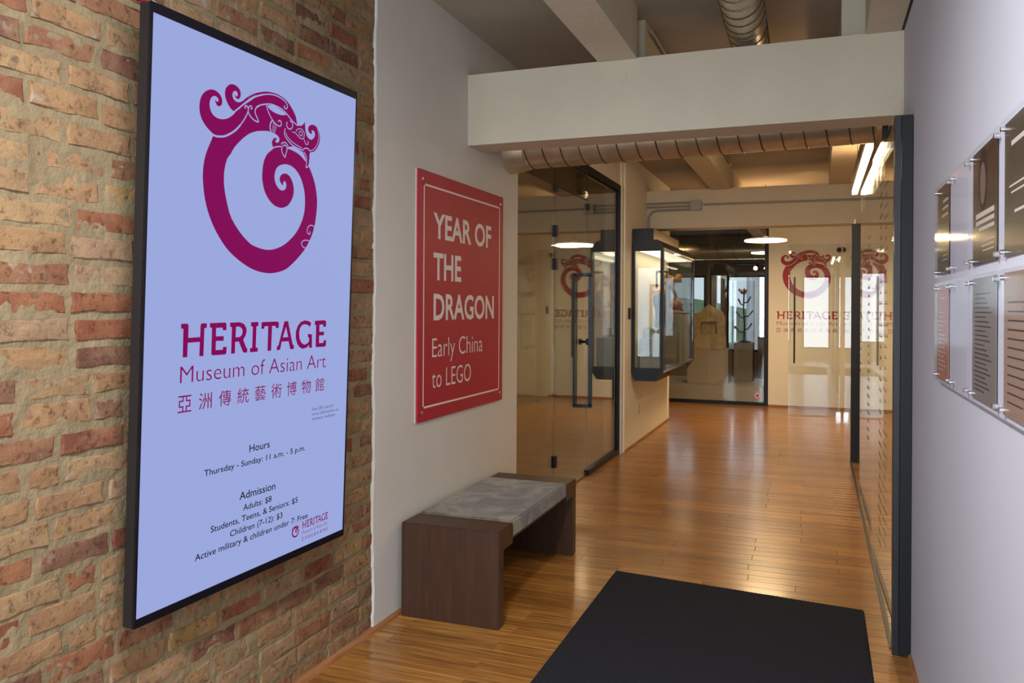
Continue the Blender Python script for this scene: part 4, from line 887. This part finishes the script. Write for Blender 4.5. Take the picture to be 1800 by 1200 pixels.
# ------------------------------------------------------------ right wall display board
db = empty('display_board', (RX-.006, 2.1, 1.28), 'pale grey board of acrylic notice holders on the right wall', 'board')
BOARD = mat('board_grey', sr(206, 206, 214), .7, spec=.15, noise_amt=.03, scale=120)
DX = RX-.012
box('backing', (DX, 1.2, 1.265), (RX-.001, 3.0, 1.905), BOARD, db, .002)
cols = [(3.0, 2.685), (2.675, 2.365), (2.355, 1.995), (1.985, 1.60), (1.59, 1.22)]
rowz = [(1.60, 1.902), (1.268, 1.59)]
for ci, (ya, yb) in enumerate(cols):
    for ri, (za, zb) in enumerate(rowz):
        c = box('acrylic_cover', (DX-.010, yb+.004, za+.004), (DX-.006, ya-.004, zb-.004), ACRYLM, db)
        for yy in (ya-.03, yb+.03):
            for zz in (za+.022, zb-.022):
                MB().tube([(DX, yy, zz), (DX-.014, yy, zz)], .006, 10).build('standoff', CHROME, c, smooth=True)
def notice(ci, ri, m, ink, lines, label, cat='notice', w0=.045, portrait=None):
    ya, yb = cols[ci]; za, zb = rowz[ri]
    x = DX-.003
    n = empty('paper_notice', (x, (ya+yb)/2, za+.02), label, cat)
    box('sheet', (x-.0012, yb+w0, za+.012), (x, ya-w0*.5, zb-.012), m, n)
    L = ya-yb-w0*1.5; r = random.Random(ci*7+ri)
    for k, (z, f0, f1, hh) in enumerate(lines):
        box('printed_line', (x-.0018, ya-w0*.5-L*f1, za+.012+(zb-za-.024)*z), (x-.0013, ya-w0*.5-L*f0, za+.012+(zb-za-.024)*z+hh), ink, n)
    if portrait:
        c0 = ya-w0*.5-L*.45
        el = [(c0+.055*math.cos(a), zb-.09+.075*math.sin(a)) for a in [i*math.pi/10 for i in range(20)]]
        MB().prism([(p[0], p[1]) for p in el], x-.0018, x-.0013, 0).build('portrait_hair', portrait[0], n)
        el = [(c0+.032*math.cos(a), zb-.10+.05*math.sin(a)) for a in [i*math.pi/10 for i in range(20)]]
        MB().prism([(p[0], p[1]) for p in el], x-.0024, x-.0019, 0).build('portrait_face', portrait[1], n)
    return n
DKB = mat('poster_dark_brown', sr(66, 52, 40), .25, noise_amt=.4, scale=6); SAL = mat('poster_salmon', sr(196, 132, 112), .5)
GRY = mat('poster_grey', sr(132, 126, 122), .4); TAN = mat('poster_tan', sr(160, 134, 116), .4); DKG = mat('poster_olive', sr(84, 78, 64), .25, noise_amt=.3, scale=5)
CRM = mat('print_cream', sr(214, 204, 188), .5); DKI = mat('print_dark', sr(70, 56, 58), .5)
many = lambda a, b, n, h=.003: [(a+(b-a)*k/n, .12, .55+.3*((k*37) % 10)/10, h) for k in range(n)]
notice(0, 0, DKB, CRM, [(.8, .5, .9, .008), (.72, .45, .9, .008), (.64, .4, .9, .008), (.2, .5, .9, .003), (.15, .45, .9, .003)], 'dark brown poster top left on the notice board')
notice(0, 1, SAL, CRM, [(.85, .3, .7, .005)]+many(.1, .75, 14), 'salmon paper notice at the lower left of the board')
notice(2, 0, DKB, CRM, [(.40, .15, .9, .012), (.34, .15, .9, .010), (.28, .3, .9, .009), (.18, .5, .9, .003), (.14, .4, .9, .003), (.1, .45, .9, .003)], 'dark portrait poster in the third upper holder', 'poster', portrait=(mat('hair_dark', sr(38, 32, 30)), mat('face_print', sr(120, 98, 84))))
notice(2, 1, GRY, DKI, many(.08, .9, 22), 'grey text sheet in the third lower holder')
notice(3, 0, DKG, CRM, [(.8, .2, .7, .01), (.5, .15, .8, .004), (.45, .2, .8, .004), (.3, .3, .7, .006)], 'olive brown poster at the upper right edge of the photo', 'poster')
notice(3, 1, TAN, DKI, many(.1, .85, 12), 'tan text sheet at the lower right edge of the photo')

# black strip painting the shade of the gap between joist and right wall
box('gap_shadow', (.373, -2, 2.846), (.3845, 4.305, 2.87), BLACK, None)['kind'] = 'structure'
